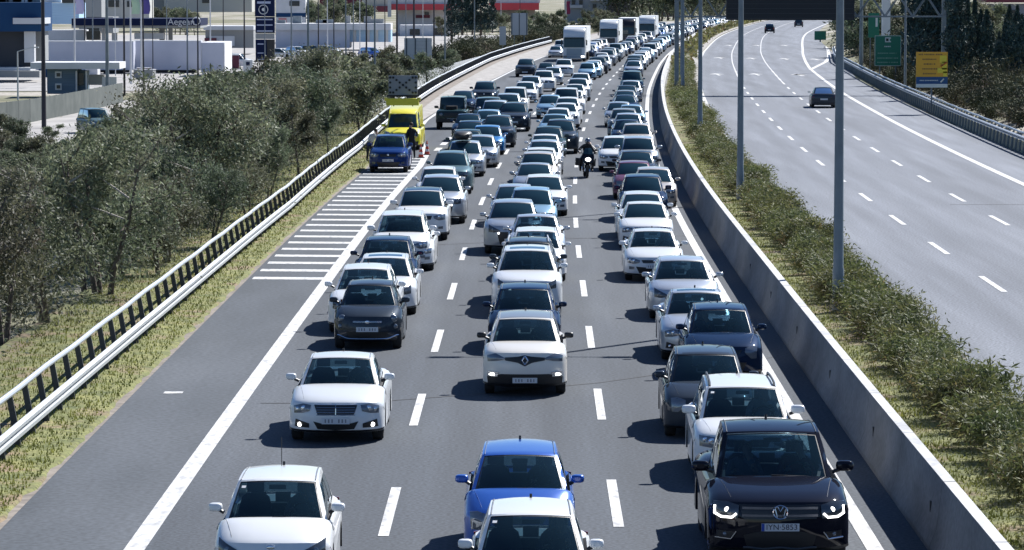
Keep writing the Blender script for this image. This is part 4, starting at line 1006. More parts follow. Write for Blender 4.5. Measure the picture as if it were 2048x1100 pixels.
# farther back the four queues run on to the bend
rr = random.Random(77); seen = {}
types = ['hatch']*2+['hatch2']*2+['hatch3']*2+['saloon']*2+['saloon2']*2+['suv']*3+['suv2']*3+['city']*3+['minivan']
cols = ['white']*9+['pearl white']*5+['silver']*6+['light grey']*3+['light blue']*2+['dark grey']*3+['dark blue']*3+['grey']*2+['beige','maroon','black','blue']
LORRY_AT = []
for lane, off, D0, D1 in (('leftmost',-9.0,446,500),('left',-5.5,446,720),('middle',-1.85,341,860),('right',1.9,352,860)):
    D = D0
    while D < D1:
        typ = rr.choice(types); c = rr.choice(cols); X = B(D)+off+rr.uniform(-.3,.3)
        skip = any(abs(X-lx) < 2.3 and ly-5.5 < D < ly+18 for lx, ly in ((XAT(1148,424),424),(XAT(1219,508),508),(XAT(1293,576),576),(XAT(1252,540),540)))
        if not skip:
            w = WORDS.get(c, c); kd = {'city':'hatchback','hatch':'hatchback','saloon':'saloon','suv':'SUV','minivan':'minivan'}[typ.rstrip('23')]
            part = 'near the first lorry' if D < 455 else 'near the second lorry' if D < 530 else 'beyond the lorries'
            put_car(typ, c, X, D, 'small distant %s %s in the %s queue %s' % (w, kd, lane, part), lod=0, group=G_JAM)
        D += rr.uniform(6.3, 8.2)
for px, py, colr, lab in ((1645,174,'dark grey','dark saloon driving away alone on the free right carriageway'),(1537,50,'black','dark car driving away before the overhead display'),(1595,40,'dark grey','distant dark car just below the overhead display panel')):
    s = SPEC['saloon']; D = (CAMH-1.42)*FPX/(py-YH); X = XAT(px, D)
    put_car('saloon' if py > 100 else 'suv', colr, X, D-1.2, lab, lod=1, away=True, cat='car')
# blue car stopped on the shoulder
put_car('suv', 'deep blue', G(776,346)[0], G(776,346)[1], 'dark blue SUV stopped on the hatched shoulder before the yellow van', lod=2, cat='car')
print("cars", NCAR[0]);

# ------------------------------------------------------------------ people
def skin_mesh(J, edges, mats, classify, name='person', sub=1):
    me = bpy.data.meshes.new(name); names = list(J); me.from_pydata([J[n][:3] for n in names], [(names.index(a), names.index(b)) for a, b in edges], [])
    o = bpy.data.objects.new('tmp', me); C.objects.link(o); m = o.modifiers.new('s', 'SKIN'); o.modifiers.new('u', 'SUBSURF').levels = sub
    sk = me.skin_vertices[0].data if me.skin_vertices else None
    if sk is None:
        bm = bmesh.new(); bm.from_mesh(me); bm.verts.layers.skin.verify(); bm.to_mesh(me); bm.free(); sk = me.skin_vertices[0].data
    for i, n in enumerate(names):
        r = J[n][3]; sk[i].radius = r if isinstance(r, tuple) else (r, r); sk[i].use_root = (i == 0)
    dg = bpy.context.evaluated_depsgraph_get(); dg.update(); out = bpy.data.meshes.new_from_object(o.evaluated_get(dg)); out.name = name
    bpy.data.objects.remove(o)
    out.materials.clear()
    for q in mats: out.materials.append(q)
    for p in out.polygons: p.material_index = classify(p.center)
    out.shade_smooth(); return out
def standing(name, loc, rz, top, trou, hair, lean=0.0, arms=((.30,.05,1.05),(.30,.05,1.05)), label='', h=1.0):
    t_m = mat('cloth '+top[0], top[1], .85); l_m = mat('cloth '+trou[0], trou[1], .9); L_ = lean
    def P(x, y, z): return (x, y-(max(0,z-.95))*L_, z-(max(0,z-.95))*L_*L_*.45)
    J = {'pel':(*P(0,0,.95),(.15,.11)),'spi':(*P(0,0,1.15),(.135,.10)),'che':(*P(0,0,1.35),(.17,.115)),'nec':(*P(0,0,1.50),(.06,.06)),'hb':(*P(0,-.01,1.58),(.072,.08)),'ht':(*P(0,-.01,1.70),(.07,.085))}
    E_ = [('pel','spi'),('spi','che'),('che','nec'),('nec','hb'),('hb','ht')]
    for s, k in ((-1,'a'),(1,'b')):
        hx, hy, hz = arms[0 if s < 0 else 1]
        sh = P(s*.19,0,1.42); hd = P(s*hx,hy,hz) if hz > .9 else (s*hx, hy-.5*L_, hz); el = tuple(lerp(a,b,.5) for a,b in zip(sh,hd)); el = (el[0]+s*.06, el[1]+.06, el[2]-.03)
        J['s'+k] = (*sh,.07); J['e'+k] = (*el,.048); J['w'+k] = (*hd,.032); J['h'+k] = (hd[0],hd[1]-.07,hd[2]-.04,.035)
        J['p'+k] = (s*.10,.0,.88,.10); J['k'+k] = (s*.12,-.03,.48,.068); J['n'+k] = (s*.13,.02,.09,.045); J['t'+k] = (s*.14,-.14,.04,.04)
        E_ += [('che','s'+k),('s'+k,'e'+k),('e'+k,'w'+k),('w'+k,'h'+k),('pel','p'+k),('p'+k,'k'+k),('k'+k,'n'+k),('n'+k,'t'+k)]
    hc = Vector(J['ht'][:3]); hands = [Vector(J['ha'][:3]), Vector(J['hb_'][:3]) if 'hb_' in J else Vector(J['wb'][:3])]
    def cl(c):
        if (c-hc).length < .20 and c.z > J['nec'][2]+.02: return 0
        if any((c-q).length < .10 for q in hands): return 0
        if c.z < .12: return 3
        return 2 if c.z < .98 else 1
    me = skin_mesh(J, E_, [skin, t_m, l_m, blackp], cl)
    root = link('person', me, None, loc); root.rotation_euler = (0,0,rz); root.scale = (h,)*3; tag(root, label, 'person')
    mb = MB(); mb.ell((hc.x,hc.y+.015,hc.z+.045),(.092,.108,.085)); link('hair', mb.mesh('hair',[hair],True), root)
    mb = MB(); mb.ell((hc.x,hc.y-.10,hc.z-.045),(.014,.02,.024),0,6,5)
    for s in (-1,1): mb.ell((hc.x+s*.032,hc.y-.085,hc.z-.01),(.012,.008,.007),1,6,4); mb.ell((hc.x+s*.088,hc.y+.005,hc.z-.03),(.012,.022,.032),0,6,4)
    link('face', mb.mesh('face',[skin,hairm],True), root)
    mb = MB()
    for k, s in (('a',-1),('b',1)):
        w = Vector(J['w'+k][:3]); b0 = w+Vector((0,-.06,-.04))
        for q in range(4): d = Vector(((q-1.5)*.017,-.05,-.045)); mb.tube([b0+Vector(((q-1.5)*.016,-.02,-.02)), b0+d, b0+d+Vector((0,-.005,-.03))],[.009,.008,.006],5)
        mb.tube([w+Vector((-s*.02,-.03,-.02)), w+Vector((-s*.05,-.06,-.05))],[.010,.008],5)
    link('fingers', mb.mesh('fingers',[skin],True), root)
    return root
p = G(737,326); standing('person', (p[0]+.05,p[1],.05), R(35), ('pale shirt',(.45,.48,.50)), ('dark trousers',(.02,.025,.035)), hairm, .75, ((.25,-.45,1.0),(.25,-.45,1.0)), 'person in pale top bending down between guard rail and stopped blue SUV')
p = G(824,318); standing('person', (p[0],p[1],0), R(200), ('black jacket',(.012,.012,.014)), ('black jeans',(.015,.016,.02)), hairm, .12, ((.34,-.28,1.12),(.28,.02,.95)), 'person in black standing by the front corner of the yellow van')

# drivers: one continuous upper body, arms to the wheel
def driver_mesh(top):
    J = {'pel':(0,.10,.0,(.15,.12)),'spi':(0,.13,.22,(.14,.10)),'che':(0,.13,.42,(.17,.11)),'nec':(0,.10,.56,.055),'hb':(0,.08,.64,(.07,.08)),'ht':(0,.08,.76,(.068,.085))}
    E_ = [('pel','spi'),('spi','che'),('che','nec'),('nec','hb'),('hb','ht')]
    for s, k in ((-1,'a'),(1,'b')):
        J['s'+k] = (s*.19,.11,.48,.065); J['e'+k] = (s*.27,-.10,.30,.045); J['w'+k] = (s*.16,-.33,.40,.032); J['h'+k] = (s*.15,-.40,.43,.036)
        E_ += [('che','s'+k),('s'+k,'e'+k),('e'+k,'w'+k),('w'+k,'h'+k)]
    return skin_mesh(J, E_, [skin, mat('cloth '+top[0], top[1], .85)], lambda c: 0 if (c.z > .57 and abs(c.x) < .12) or c.y < -.32 else 1, 'driver')
TOPS = [('navy',(.03,.04,.09)),('red',(.25,.04,.04)),('grey',(.2,.2,.22)),('white',(.6,.6,.6)),('black',(.02,.02,.02))]
DM = [driver_mesh(t) for t in TOPS]
_h = MB(); _h.ell((0,.095,.73),(.088,.105,.085)); HAIR_M = _h.mesh('hair', [hairm], True)
_h = MB(); _h.ell((0,-.02,.665),(.013,.02,.022),0,6,5)
for s_ in (-1,1): _h.ell((s_*.03,-.005,.70),(.013,.008,.007),1,6,4); _h.ell((s_*.084,.09,.68),(.012,.02,.03),0,6,4)
FACE_M = _h.mesh('face', [skin, hairm], True)
_h = MB()
for s_ in (-1,1):
    for q_ in range(5): _h.tube([(s_*.15+(q_-2)*.016,-.41,.44),(s_*.15+(q_-2)*.02,-.455,.435-.004*q_),(s_*.15+(q_-2)*.018,-.46,.405)],[.010,.009,.007],5)
FING_M = _h.mesh('fingers', [skin], True)
near = sorted([o for o in C.objects if o.get('category') in ('car','pickup') and o.location.y < 118 and o.rotation_euler.z < 1], key=lambda o: o.location.y)
for k, o in enumerate(near):
    typ = next(t for t, m_ in KNAME.items() if o.name.split('.')[0] == m_ and True); 
    s = SPEC[o['spec']] if 'spec' in o else SPEC[typ]
    for sd in ((1,) if k not in (3, 8) else (1,-1)):
        i = (k*2+(sd < 0))%5; T = o.matrix_basis @ Vector((sd*.37, s['yh']+.28-s['L']/2, s['zc']-.38))
        colr = o['paint']; nm = o.name.split('.')[0].replace('_',' ')
        d = link('person', DM[i], None, T); d.rotation_euler = (0,0,o.rotation_euler.z)
        if sd < 0: d.scale = (.96,.96,.96)
        tag(d, '%s in %s top inside the %s' % ('driver' if sd > 0 else 'passenger', TOPS[i][0], o['short']), 'person', 'drivers and passengers seen through windscreens')
        link('hair', HAIR_M, d); link('face', FACE_M, d); link('fingers', FING_M, d)

# ------------------------------------------------------------------ motorcycle and rider
mx, my, _ = G(1174, 357); mo = empty('motorcycle', (mx, my+.35, 0), -HEAD(my)+R(4)); tag(mo, 'black motorcycle with bright headlight riding between middle and right queues', 'motorcycle'); mo.rotation_euler.y = R(3)
for y in (0, 1.42):
    t = MB(); t.lathe([(-.06,.20),(-.06,.27),(-.03,.30),(.03,.30),(.06,.27),(.06,.20)], (0,y,.30), 20); w_ = link('wheel', t.mesh('wheel',[rubber],True), mo)
    t = MB(); t.lathe([(-.03,.2),(-.02,.03),(.02,.03),(.03,.2)], (0,y,.30), 12); link('rim', t.mesh('rim',[rim_m],True), w_)
t = MB(); t.grid([[(x*w, y, z) for x in (-1,-.8,-.3,.3,.8,1)] for y, z, w in ((-.05,.60,.10),(-.16,.70,.20),(-.14,.92,.27),(-.02,1.08,.26),(.15,1.10,.24),(.55,1.02,.20),(.75,.88,.18))])
t.grid([[(s2*w, y, z), (s2*w*1.0, y+.1, z-.35)] for s2, w, y, z in ((-1,.20,-.14,.72),(-1,.27,-.1,.92),(-1,.26,.1,1.05),(-1,.22,.6,1.0),(-1,.2,.9,.8))]); t.grid([[(w, y, z), (w, y+.1, z-.35)] for w, y, z in ((.20,-.14,.72),(.27,-.1,.92),(.26,.1,1.05),(.22,.6,1.0),(.2,.9,.8))])
t.box((0,.7,.45),(.30,.55,.40)); link('fairing', t.mesh('fairing',[paint('black')],True), mo)
t = MB(); t.ell((0,-.17,.84),(.13,.05,.085),0,14,7); link('headlight', t.mesh('headlight',[lamp_on],True), mo)
t = MB(); t.grid([[(x*w, y+abs(x)*.08, z) for x in (-1,-.5,0,.5,1)] for y, z, w in ((-.08,1.06,.22),(.02,1.22,.20),(.12,1.34,.12))]); link('windshield', t.mesh('windshield',[glass_far],True), mo)
for s2 in (-1,1):
    t = MB(); t.tube([(s2*.10,-.02,.30),(s2*.10,.18,.85)], .028, 8); link('fork', t.mesh('fork',[chrome],True), mo)
    t = MB(); t.tube([(s2*.05,.22,1.05),(s2*.28,.26,1.10),(s2*.40,.34,1.08)], .018, 6); hb_ = link('handlebar', t.mesh('handlebar',[blackp],True), mo)
    t = MB(); t.tube([(s2*.26,.22,1.10),(s2*.34,.20,1.24)], .008, 5); t.ell((s2*.37,.20,1.26),(.07,.02,.045),0,10,6); link('side_mirror', t.mesh('side_mirror',[blackp],True), mo)
    t = MB(); t.tube([(s2*.16,.8,.35),(s2*.20,1.4,.42),(s2*.20,1.7,.50)], [.03,.055,.06], 8); link('exhaust', t.mesh('exhaust',[chrome],True), mo)
    t = MB(); t.box((s2*.36,1.45,.66),(.18,.42,.34)); link('pannier', t.mesh('pannier',[blackp]), mo)
t = MB(); t.box((0,1.05,.82),(.30,.85,.10)); link('seat', t.mesh('seat',[blackp]), mo)
jk = mat('rider leather', (.010,.010,.012), .5)
J = {'pel':(0,.95,.95,(.16,.13)),'spi':(0,.90,1.12,(.15,.11)),'che':(0,.78,1.34,(.19,.12)),'nec':(0,.74,1.47,.06),'hb':(0,.72,1.54,.08),'ht':(0,.72,1.64,.08)}
E_ = [('pel','spi'),('spi','che'),('che','nec'),('nec','hb'),('hb','ht')]
for s2, k in ((-1,'a'),(1,'b')):
    J.update({'s'+k:(s2*.21,.76,1.40,.075),'e'+k:(s2*.40,.56,1.20,.055),'w'+k:(s2*.40,.36,1.12,.04),'h'+k:(s2*.38,.30,1.10,.042),'p'+k:(s2*.14,.9,.9,.11),'k'+k:(s2*.30,.50,.78,.08),'n'+k:(s2*.26,.72,.36,.055),'t'+k:(s2*.27,.56,.30,.05)})
    E_ += [('che','s'+k),('s'+k,'e'+k),('e'+k,'w'+k),('w'+k,'h'+k),('pel','p'+k),('p'+k,'k'+k),('k'+k,'n'+k),('n'+k,'t'+k)]
rd = link('person', skin_mesh(J, E_, [jk, skin], lambda c: 1 if (c.z > 1.50) else 0), None, mo.location); rd.rotation_euler = mo.rotation_euler
tag(rd, 'motorcyclist in black leathers and helmet riding between the queues', 'person')
t = MB(); t.ell((0,.71,1.62),(.135,.16,.15),0,16,10); link('helmet', t.mesh('helmet',[mat('helmet shell',(.10,.10,.11),.12,0,1)],True), rd)
t = MB(); t.ell((0,.665,1.62),(.105,.135,.06),0,14,8); link('visor', t.mesh('visor',[glass_far],True), rd)
t = MB()
for s2 in (-1,1):
    for q in range(5): t.tube([(s2*.38+(q-2)*.017,.30,1.12),(s2*.38+(q-2)*.018,.255,1.11),(s2*.38+(q-2)*.017,.26,1.08)],[.012,.011,.009],5)
link('fingers', t.mesh('fingers',[jk],True), rd)

# ------------------------------------------------------------------ yellow breakdown van, cones
vx, vy, _ = G(803, 301)
van = put_car('van', 'yellow', vx, vy, 'bright yellow van with light bar and arrow board stopped on the shoulder', lod=1, cat='van')
ys = SPEC['van']['L']/2
t = MB(); t.box((0,1.15-ys,2.50),(1.70,.5,.36)); link('roof_panel', t.mesh('roof_panel',[mat('yellow panel',(.66,.62,.05),.5)]), van)
for s2 in (-1,1):
    t = MB(); t.tube([(s2*.86,1.0-ys,2.55),(s2*.86,1.0-ys,2.74)], .10, 12); link('beacon', t.mesh('beacon',[mat('amber beacon',(.75,.62,.12),.2)],True), van)
t = MB(); t.box((0,1.6-ys,3.35),(1.52,.08,1.05)); ab = link('arrow_board', t.mesh('arrow_board',[mat('board grey',(.27,.29,.31),.6)]), van)
t = MB()
for x in (-.5,.5): t.box((x,1.68-ys,2.75),(.06,.06,1.0))
t.box((0,1.6-ys,2.80),(1.7,.12,.10)); link('board_frame', t.mesh('board_frame',[blackp]), van)
for a in range(-3,4):
    for x, z in ((a*.17, a*.13), (a*.17,-a*.13)):
        if a == 0 and x != 0: continue
        t = MB(); t.tube([(x,1.55-ys,3.37+z),(x,1.50-ys,3.37+z)], .062, 10); link('board_lamp', t.mesh('board_lamp',[blackp],True), ab)
for z in (-.39,-.13,.13,.39):
    for x in (-.67,.67): t = MB(); t.tube([(x,1.55-ys,3.37+z),(x,1.50-ys,3.37+z)], .062, 10); link('board_lamp', t.mesh('board_lamp',[blackp],True), ab)
cone_o = mat('cone red', (.65,.08,.04), .5); cone_w = mat('cone white', (.75,.75,.75), .4)
for (px, py), lb in zip(((854,310),(842,316)), ('traffic cone nearest the broken line beside the yellow van','traffic cone by the feet of the person in black','traffic cone close to the yellow van flank')):
    x, y, _ = G(px, py); c = empty('traffic_cone', (x,y,0)); tag(c, lb, 'cone', 'traffic cones beside the yellow van')
    t = MB(); t.box((0,0,.02),(.36,.36,.04)); link('base', t.mesh('base',[rubber]), c)
    t = MB(); hs = [0.04,.18,.30,.44,.56,.72]; rows = [[(lerp(.14,.025,z/.72)*math.cos(a), lerp(.14,.025,z/.72)*math.sin(a), z) for a in [6.2832*j/14 for j in range(14)]] for z in hs]
    t.grid(rows,0,True,lambda a,b: 1 if a in (1,3) else 0); t.face(rows[-1]); link('cone_body', t.mesh('cone_body',[cone_o,cone_w],True,60), c)

# ------------------------------------------------------------------ lorries
def lorry(px, D, label, cabm, gm, box='white'):
    X = XAT(px, D); r = empty('lorry', (X, D, 0), -HEAD(D+5)); tag(r, label, 'lorry', 'lorries standing in the queue')
    t = MB(); rows = []
    for y, z0, z1, w in ((.02,.5,2.6,1.16),(.0,.45,2.75,1.2),(.05,.4,3.0,1.235),(.35,.4,3.55,1.25),(.9,.4,3.8,1.25),(2.2,.4,3.85,1.25)):
        rows.append([(-w,y,z0),(-w,y,lerp(z0,z1,.6)),(-w*.98,y,z1-.1),(-w*.9,y,z1),(w*.9,y,z1),(w*.98,y,z1-.1),(w,y,lerp(z0,z1,.6)),(w,y,z0)])
    t.grid(rows,0,True); t.face(rows[0]); t.face(rows[-1][::-1]); link('cab', t.mesh('cab',[cabm],True,40), r)
    t = MB(); t.grid([[(x*1.14,-.12+.03*x*x+.02*k,1.62+1.0*k/3) for x in (-1,-.5,0,.5,1)] for k in range(4)]); link('windscreen', t.mesh('windscreen',[glass_far],True), r)
    t = MB(); t.box((0,-.12,2.68),(2.2,.28,.12)); link('sun_visor', t.mesh('sun_visor',[blackp]), r)
    t = MB(); t.box((0,-.03,1.10),(1.7,.05,.75)); link('grille', t.mesh('grille',[gm]), r)
    t = MB(); t.box((0,-.06,.52),(2.46,.12,.36)); bm_ = link('bumper', t.mesh('bumper',[gm]), r)
    for s2 in (-1,1):
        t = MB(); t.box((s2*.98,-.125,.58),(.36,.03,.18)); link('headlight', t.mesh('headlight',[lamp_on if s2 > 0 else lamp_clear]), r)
        t = MB(); t.box((s2*1.42,.15,2.15),(.12,.2,.62)); t.tube([(s2*1.2,.2,2.4),(s2*1.42,.18,2.4)],.02,5); link('side_mirror', t.mesh('side_mirror',[blackp]), r)
        for y in (1.2,5.2,11.5,12.7): t = MB(); t.lathe([(-.14,.3),(-.15,.46),(-.1,.5),(.1,.5),(.15,.46),(.14,.3),(.05,.1),(.05,0)], (s2*1.08,y,.5), 18); link('wheel', t.mesh('wheel',[rubber],True), r)
    t = MB(); t.box((0,9.6,2.45),(2.55,13.6,2.9)); t.box((0,9.6,.85),(.9,13.0,.25),1); tr = link('trailer', t.mesh('trailer',[mat('lorry box '+box,(.72,.73,.71) if box == 'white' else (.60,.62,.63),.5),blackp]), r)
wp = mat('lorry white', (.76,.77,.76), .35, 0, .6); gp = mat('lorry grey', (.34,.40,.43), .4); dk = mat('lorry dark', (.05,.05,.055), .4)
lorry(1148, 424, 'nearest white lorry with grey lower front in the left queue', wp, gp)
lorry(1217, 508, 'white lorry with tall black windscreen behind the nearest lorry', wp, dk)
lorry(1252, 540, 'white lorry half hidden behind the second lorry', mat('lorry black', (.02,.02,.025), .3), dk)
lorry(1293, 576, 'farthest white lorry, standing alone right of the others', wp, gp, 'grey')

# ------------------------------------------------------------------ lamp posts, gantry, signs
def tube_m(pts, r, m, n=10, name='pole'): t = MB(); t.tube(pts, r, n); return t.mesh(name, [m], True)
pole_m = noisy('lamp post steel', (.14,.17,.19), (.20,.235,.26), 1.5, .5, metal=.3)
for px, lb in ((1680,'tall grey lamp post nearest the camera on the median'),(1481,'second tall grey lamp post on the median, before the overhead display'),(1400,'lamp post on the median standing third from the camera'),(1365,'lamp post on the median behind the third one'),(1343,'farthest lamp post on the median, beside the jam')):
    D = min((abs(1024+7500*(B(q)+6.55)/q-px), q) for q in [80+k*.5 for k in range(700)])[1]
    r = empty('lamp_post', (B(D)+6.55, D, 0)); tag(r, lb, 'lamp post', 'lamp posts of the median')
    link('pole', tube_m([(0,0,0),(0,0,1.2),(0,0,1.25),(0,0,12)], [.16,.15,.135,.08], pole_m, 14), r)
    for s2 in (-1,1):
        a = link('arm', tube_m([(0,0,11.9),(s2*.8,0,12.3),(s2*1.8,0,12.4)], .04, pole_m, 6), r)
        t = MB(); t.box((s2*2.0,0,12.4),(.7,.3,.12)); link('lamp_head', t.mesh('lamp_head',[pole_m]), r)
Dg = 298; zg = ZAT(33,Dg); gx0, gx1 = B(Dg)+6.1, XAT(1886, Dg)
r = empty('sign_gantry', (gx0, Dg, 0)); tag(r, 'grey lattice gantry spanning the free right carriageway', 'gantry'); gw = gx1-gx0
for x in (0, gw): t = MB(); t.box((x,0,4.5),(.34,.34,9.0)); link('post', t.mesh('post',[pole_m]), r)
t = MB()
for z in (zg, zg+1.65):
    for y in (-.5,.5): t.box((gw/2,y,z),(gw,.12,.12))
k = 0; x = 0
while x < gw:
    for y in (-.5,.5): t.tube([(x,y,zg if k%2 else zg+1.65),(x+1.1,y,zg+1.65 if k%2 else zg)], .04, 5)
    t.tube([(x,-.5,zg),(x,.5,zg)], .03, 4); x += 1.1; k += 1
link('truss', t.mesh('truss',[pole_m]), r)
t = MB(); t.box(((XAT(1450,Dg)+XAT(1705,Dg))/2-gx0, -.8, ZAT(40,Dg)+1.3),((XAT(1705,Dg)-XAT(1450,Dg)),.5,2.6)); dsp = link('display_panel', t.mesh('display_panel',[mat('display black',(.008,.012,.018),.6)]), r)
t = MB()
for i in range(7): t.box(((XAT(1450,Dg)+XAT(1705,Dg))/2-gx0, -1.06, ZAT(40,Dg)+.15+i*.38),((XAT(1705,Dg)-XAT(1450,Dg))-.2,.02,.03))
link('louvre', t.mesh('louvre',[mat('louvre',(.03,.04,.05),.5)]), dsp)

def road_sign(px0, py0, px1, py1, D, base, name, label, colm, draw, legs=2, back=None, cat='sign'):
    X0, X1, Z0, Z1 = XAT(px0,D), XAT(px1,D), ZAT(py1,D), ZAT(py0,D); w, h = X1-X0, Z1-Z0
    r = empty(name, ((X0+X1)/2, D, base)); tag(r, label, cat)
    t = MB(); t.box((0,0,(Z0+Z1)/2-base),(w,.08,h)); pn = link('panel', t.mesh('panel',[colm]), r)
    for s2 in ((-1,1) if legs == 2 else (0,)): 
        t = MB(); t.box((s2*w*.3,.08,(Z1-base)/2-.2),(.10,.08,Z1-base)); link('leg', t.mesh('leg',[pole_m]), r)
    t = MB(); mats_ = draw(t, w, h, (Z0+Z1)/2-base) if draw else []
    if t.v and cat == 'sign' and 'grey' in label:
        for k_ in range(0, len(t.f), 6):
            q_ = MB(); a_ = min(min(f_) for f_ in t.f[k_:k_+6]); q_.v = t.v[a_:a_+8]; q_.f = [tuple(i_-a_ for i_ in f_) for f_ in t.f[k_:k_+6]]; q_.m = [0]*6; link('rib', q_.mesh('rib', [mats_[t.m[k_]]]), pn)
    elif t.v: link('lettering', t.mesh('lettering', mats_), pn)
white_s = mat('sign white', (.60,.66,.64), .5); yel_s = mat('sign yellow', (.72,.60,.05), .5); sg_green = mat('sign green', (.012,.16,.10), .5)
rq = random.Random(9)
def words(t, x0, x1, z, h, m, y=-.05):
    x = x0
    while x < x1:
        w = rq.uniform(.4,1.0)*h; t.box((x+w/2,y,z),(w,.012,h*rq.uniform(.75,1))  ,m); x += w+h*(.35 if rq.random() < .85 else .9)
def d_green(t, w, h, zc):
    f = .03
    for s2 in (-1,1): t.box((s2*(w/2-.03),-.05,zc),(f,.012,h-.03)); t.box((0,-.05,zc+s2*(h/2-.03)),(w-.03,.012,f))
    t.box((.0,-.05,zc+h*.36),(.50,.012,.42)); t.box((-.06,-.06,zc+h*.36),(.22,.012,.24),1); t.box((.20,-.06,zc+h*.36),(.10,.012,.18),2)
    words(t, -.30, .25, zc+h*.14, .12, 0); words(t, -w*.38, w*.3, zc-.08*h, .11, 3); words(t, -w*.40, w*.36, zc-.24*h, .11, 3); words(t, -w*.40, w*.36, zc-.38*h, .11, 3)
    return [white_s, blackp, sg_green, mat('sign dull', (.20,.38,.30), .5)]
road_sign(1748,71,1801,132,322,.4,'road_sign','green direction sign with white pictogram behind the right guard rail', sg_green, d_green)
def d_green2(t, w, h, zc):
    t.box((w*.25,-.05,zc+h*.12),(w*.2,.012,h*.36)); return [white_s]
road_sign(1735,26,1757,75,372,.4,'road_sign','tall narrow green sign behind the larger green direction sign', sg_green, d_green2)
def d_orange(t, w, h, zc):
    z0 = zc-h/2
    t.box((0,-.05,z0+h*.20),(w,.02,h*.20),1); t.box((0,-.05,z0+h*.05),(w,.02,h*.10),2)
    for i, (a, b) in enumerate(((-.42,.30),(-.30,.12),(-.26,.06),(-.30,.16),(-.28,.12))): words(t, a*w, b*w, z0+h*(.93-i*.135), .10, 3)
    for x, z, a, b in ((.36,.80,.22,.20),(.40,.62,.16,.22),(.33,.48,.3,.14),(.42,.38,.12,.14)): t.box((x*w,-.052,z0+z*h),(a*w,.015,b*h),4)
    t.tube([(w*.28,-.07,z0+h*.60),(w*.47,-.07,z0+h*.71)], .06, 5, 5)
    words(t, -.38*w, .18*w, z0+h*.20, .07, 2, -.065); t.tube([(w*.28,-.07,z0+h*.15),(w*.38,-.07,z0+h*.25)], .05, 5, 2)
    return [white_s, mat('sign blue',(.01,.07,.20),.5), white_s, mat('sign brown',(.22,.12,.04),.6), yel_s, mat('sign orange red',(.45,.14,.03),.5)]
road_sign(1831,104,1894,175,251,.3,'billboard','orange and yellow billboard with blue strip along its foot', mat('sign orange',(.68,.36,.03),.5), d_orange, 1, cat='billboard')
road_sign(809,76,864,140,330,-1.3,'road_sign','large grey back of a sign behind the left guard rail', mat('sign back',(.42,.45,.48),.55,.3), lambda t,w,h,zc: ([t.box((x*w,-.06,zc),(.10,.03,h)) for x in (-.42,-.10,.30)], [t.box((.10*w,-.055,zc+(i/9-.5)*h),(w*.5,.012,.025),1) for i in range(10)], [mat('sign stay',(.05,.07,.09),.6), mat('sign back rib',(.30,.33,.36),.6)])[2])
road_sign(1022,26,1055,70,520,-1.3,'road_sign','ribbed grey panel left of the nearest lorry', mat('panel back',(.36,.40,.45),.6), lambda t,w,h,zc: ([t.box((x*w,-.06,zc),(.12,.03,h)) for x in (-.45,0,.45)], [mat('sign stay',(.05,.07,.09),.6)])[1])
road_sign(999,53,1012,90,480,-1.3,'road_sign','narrow grey panel beside the ribbed grey panel', mat('panel back',(.36,.40,.45),.6), None, 1)

def pole(px, py, z, label, r=.09, top=11, m=pole_m, name='lamp_post', cat='pole', head=True):
    x, y, _ = G(px, py, z); o = empty(name, (x,y,z)); tag(o, label, cat)
    link('pole', tube_m([(0,0,-.2),(0,0,top)], [r, r*.6], m, 8), o)
    if head: t = MB(); t.tube([(0,0,top),(1.4,0,top+.4)], .04, 5); t.box((1.7,0,top+.4),(.7,.28,.12)); link('lamp_head', t.mesh('lamp_head',[m]), o)
dkp = mat('dark pole', (.02,.02,.03), .6); whp = mat('white pole', (.62,.63,.64), .5)
for a in ((88,257,-2.4,'thick black mast left of the grey cabin',.19,13,dkp,'mast','mast'),(36,198,-2.4,'pale short lamp post at the far left',.10,4.6,whp),(215,196,-2.4,'thick grey mast right of the grey cabin',.20,13,galv_dark,'mast','mast'),
          (249,190,-2.4,'dark pole left of the white banner poles',.12,12,dkp),(287,180,-2.4,'dark pole right of the white banner poles',.11,12,dkp),(375,150,-2.4,'grey pole in front of the white trailers',.11,12,galv_dark),(396,152,-2.4,'thin dark pole in front of the white trailers',.10,12,dkp),
          (489,140,-2.4,'dark pole left of the navy price tower',.12,12,dkp),(583,128,-2.4,'blue grey pole right of the navy price tower',.13,12,pole_m),(617,268,-1.5,'slim grey pole rising out of the tree belt',.10,11,pole_m),(637,130,-2.0,'dark pole before the long white roof',.10,11,dkp),
          (692,178,-1.6,'tall slim pole in the middle of the tree belt',.09,11,pole_m),(750,232,-1.2,'slim grey pole behind the rail before the yellow van',.09,11,pole_m),(733,140,-2,'dark pole behind the slim pole near the van',.12,12,dkp),(794,110,-2,'dark pole below the red canopy',.17,12,dkp),
          (828,118,-2,'dark pole behind the large grey sign back',.17,12,dkp),(868,108,-2,'dark pole right of the large grey sign back',.15,12,dkp),(890,163,-.6,'slim grey pole beside the far left guard rail',.09,11,pole_m),(949,118,-.6,'distant slim pole near the curve of the left rail',.09,11,pole_m),
          (1810,178,.4,'slim lamp post between green sign and billboard',.11,11,galv_dark),(1722,135,.4,'thick grey pole behind the start of the right rail',.22,10,pole_m)):
    pole(*a[:7], name=a[7] if len(a) > 7 else 'lamp_post', cat=a[8] if len(a) > 8 else 'pole', head=len(a) < 8)
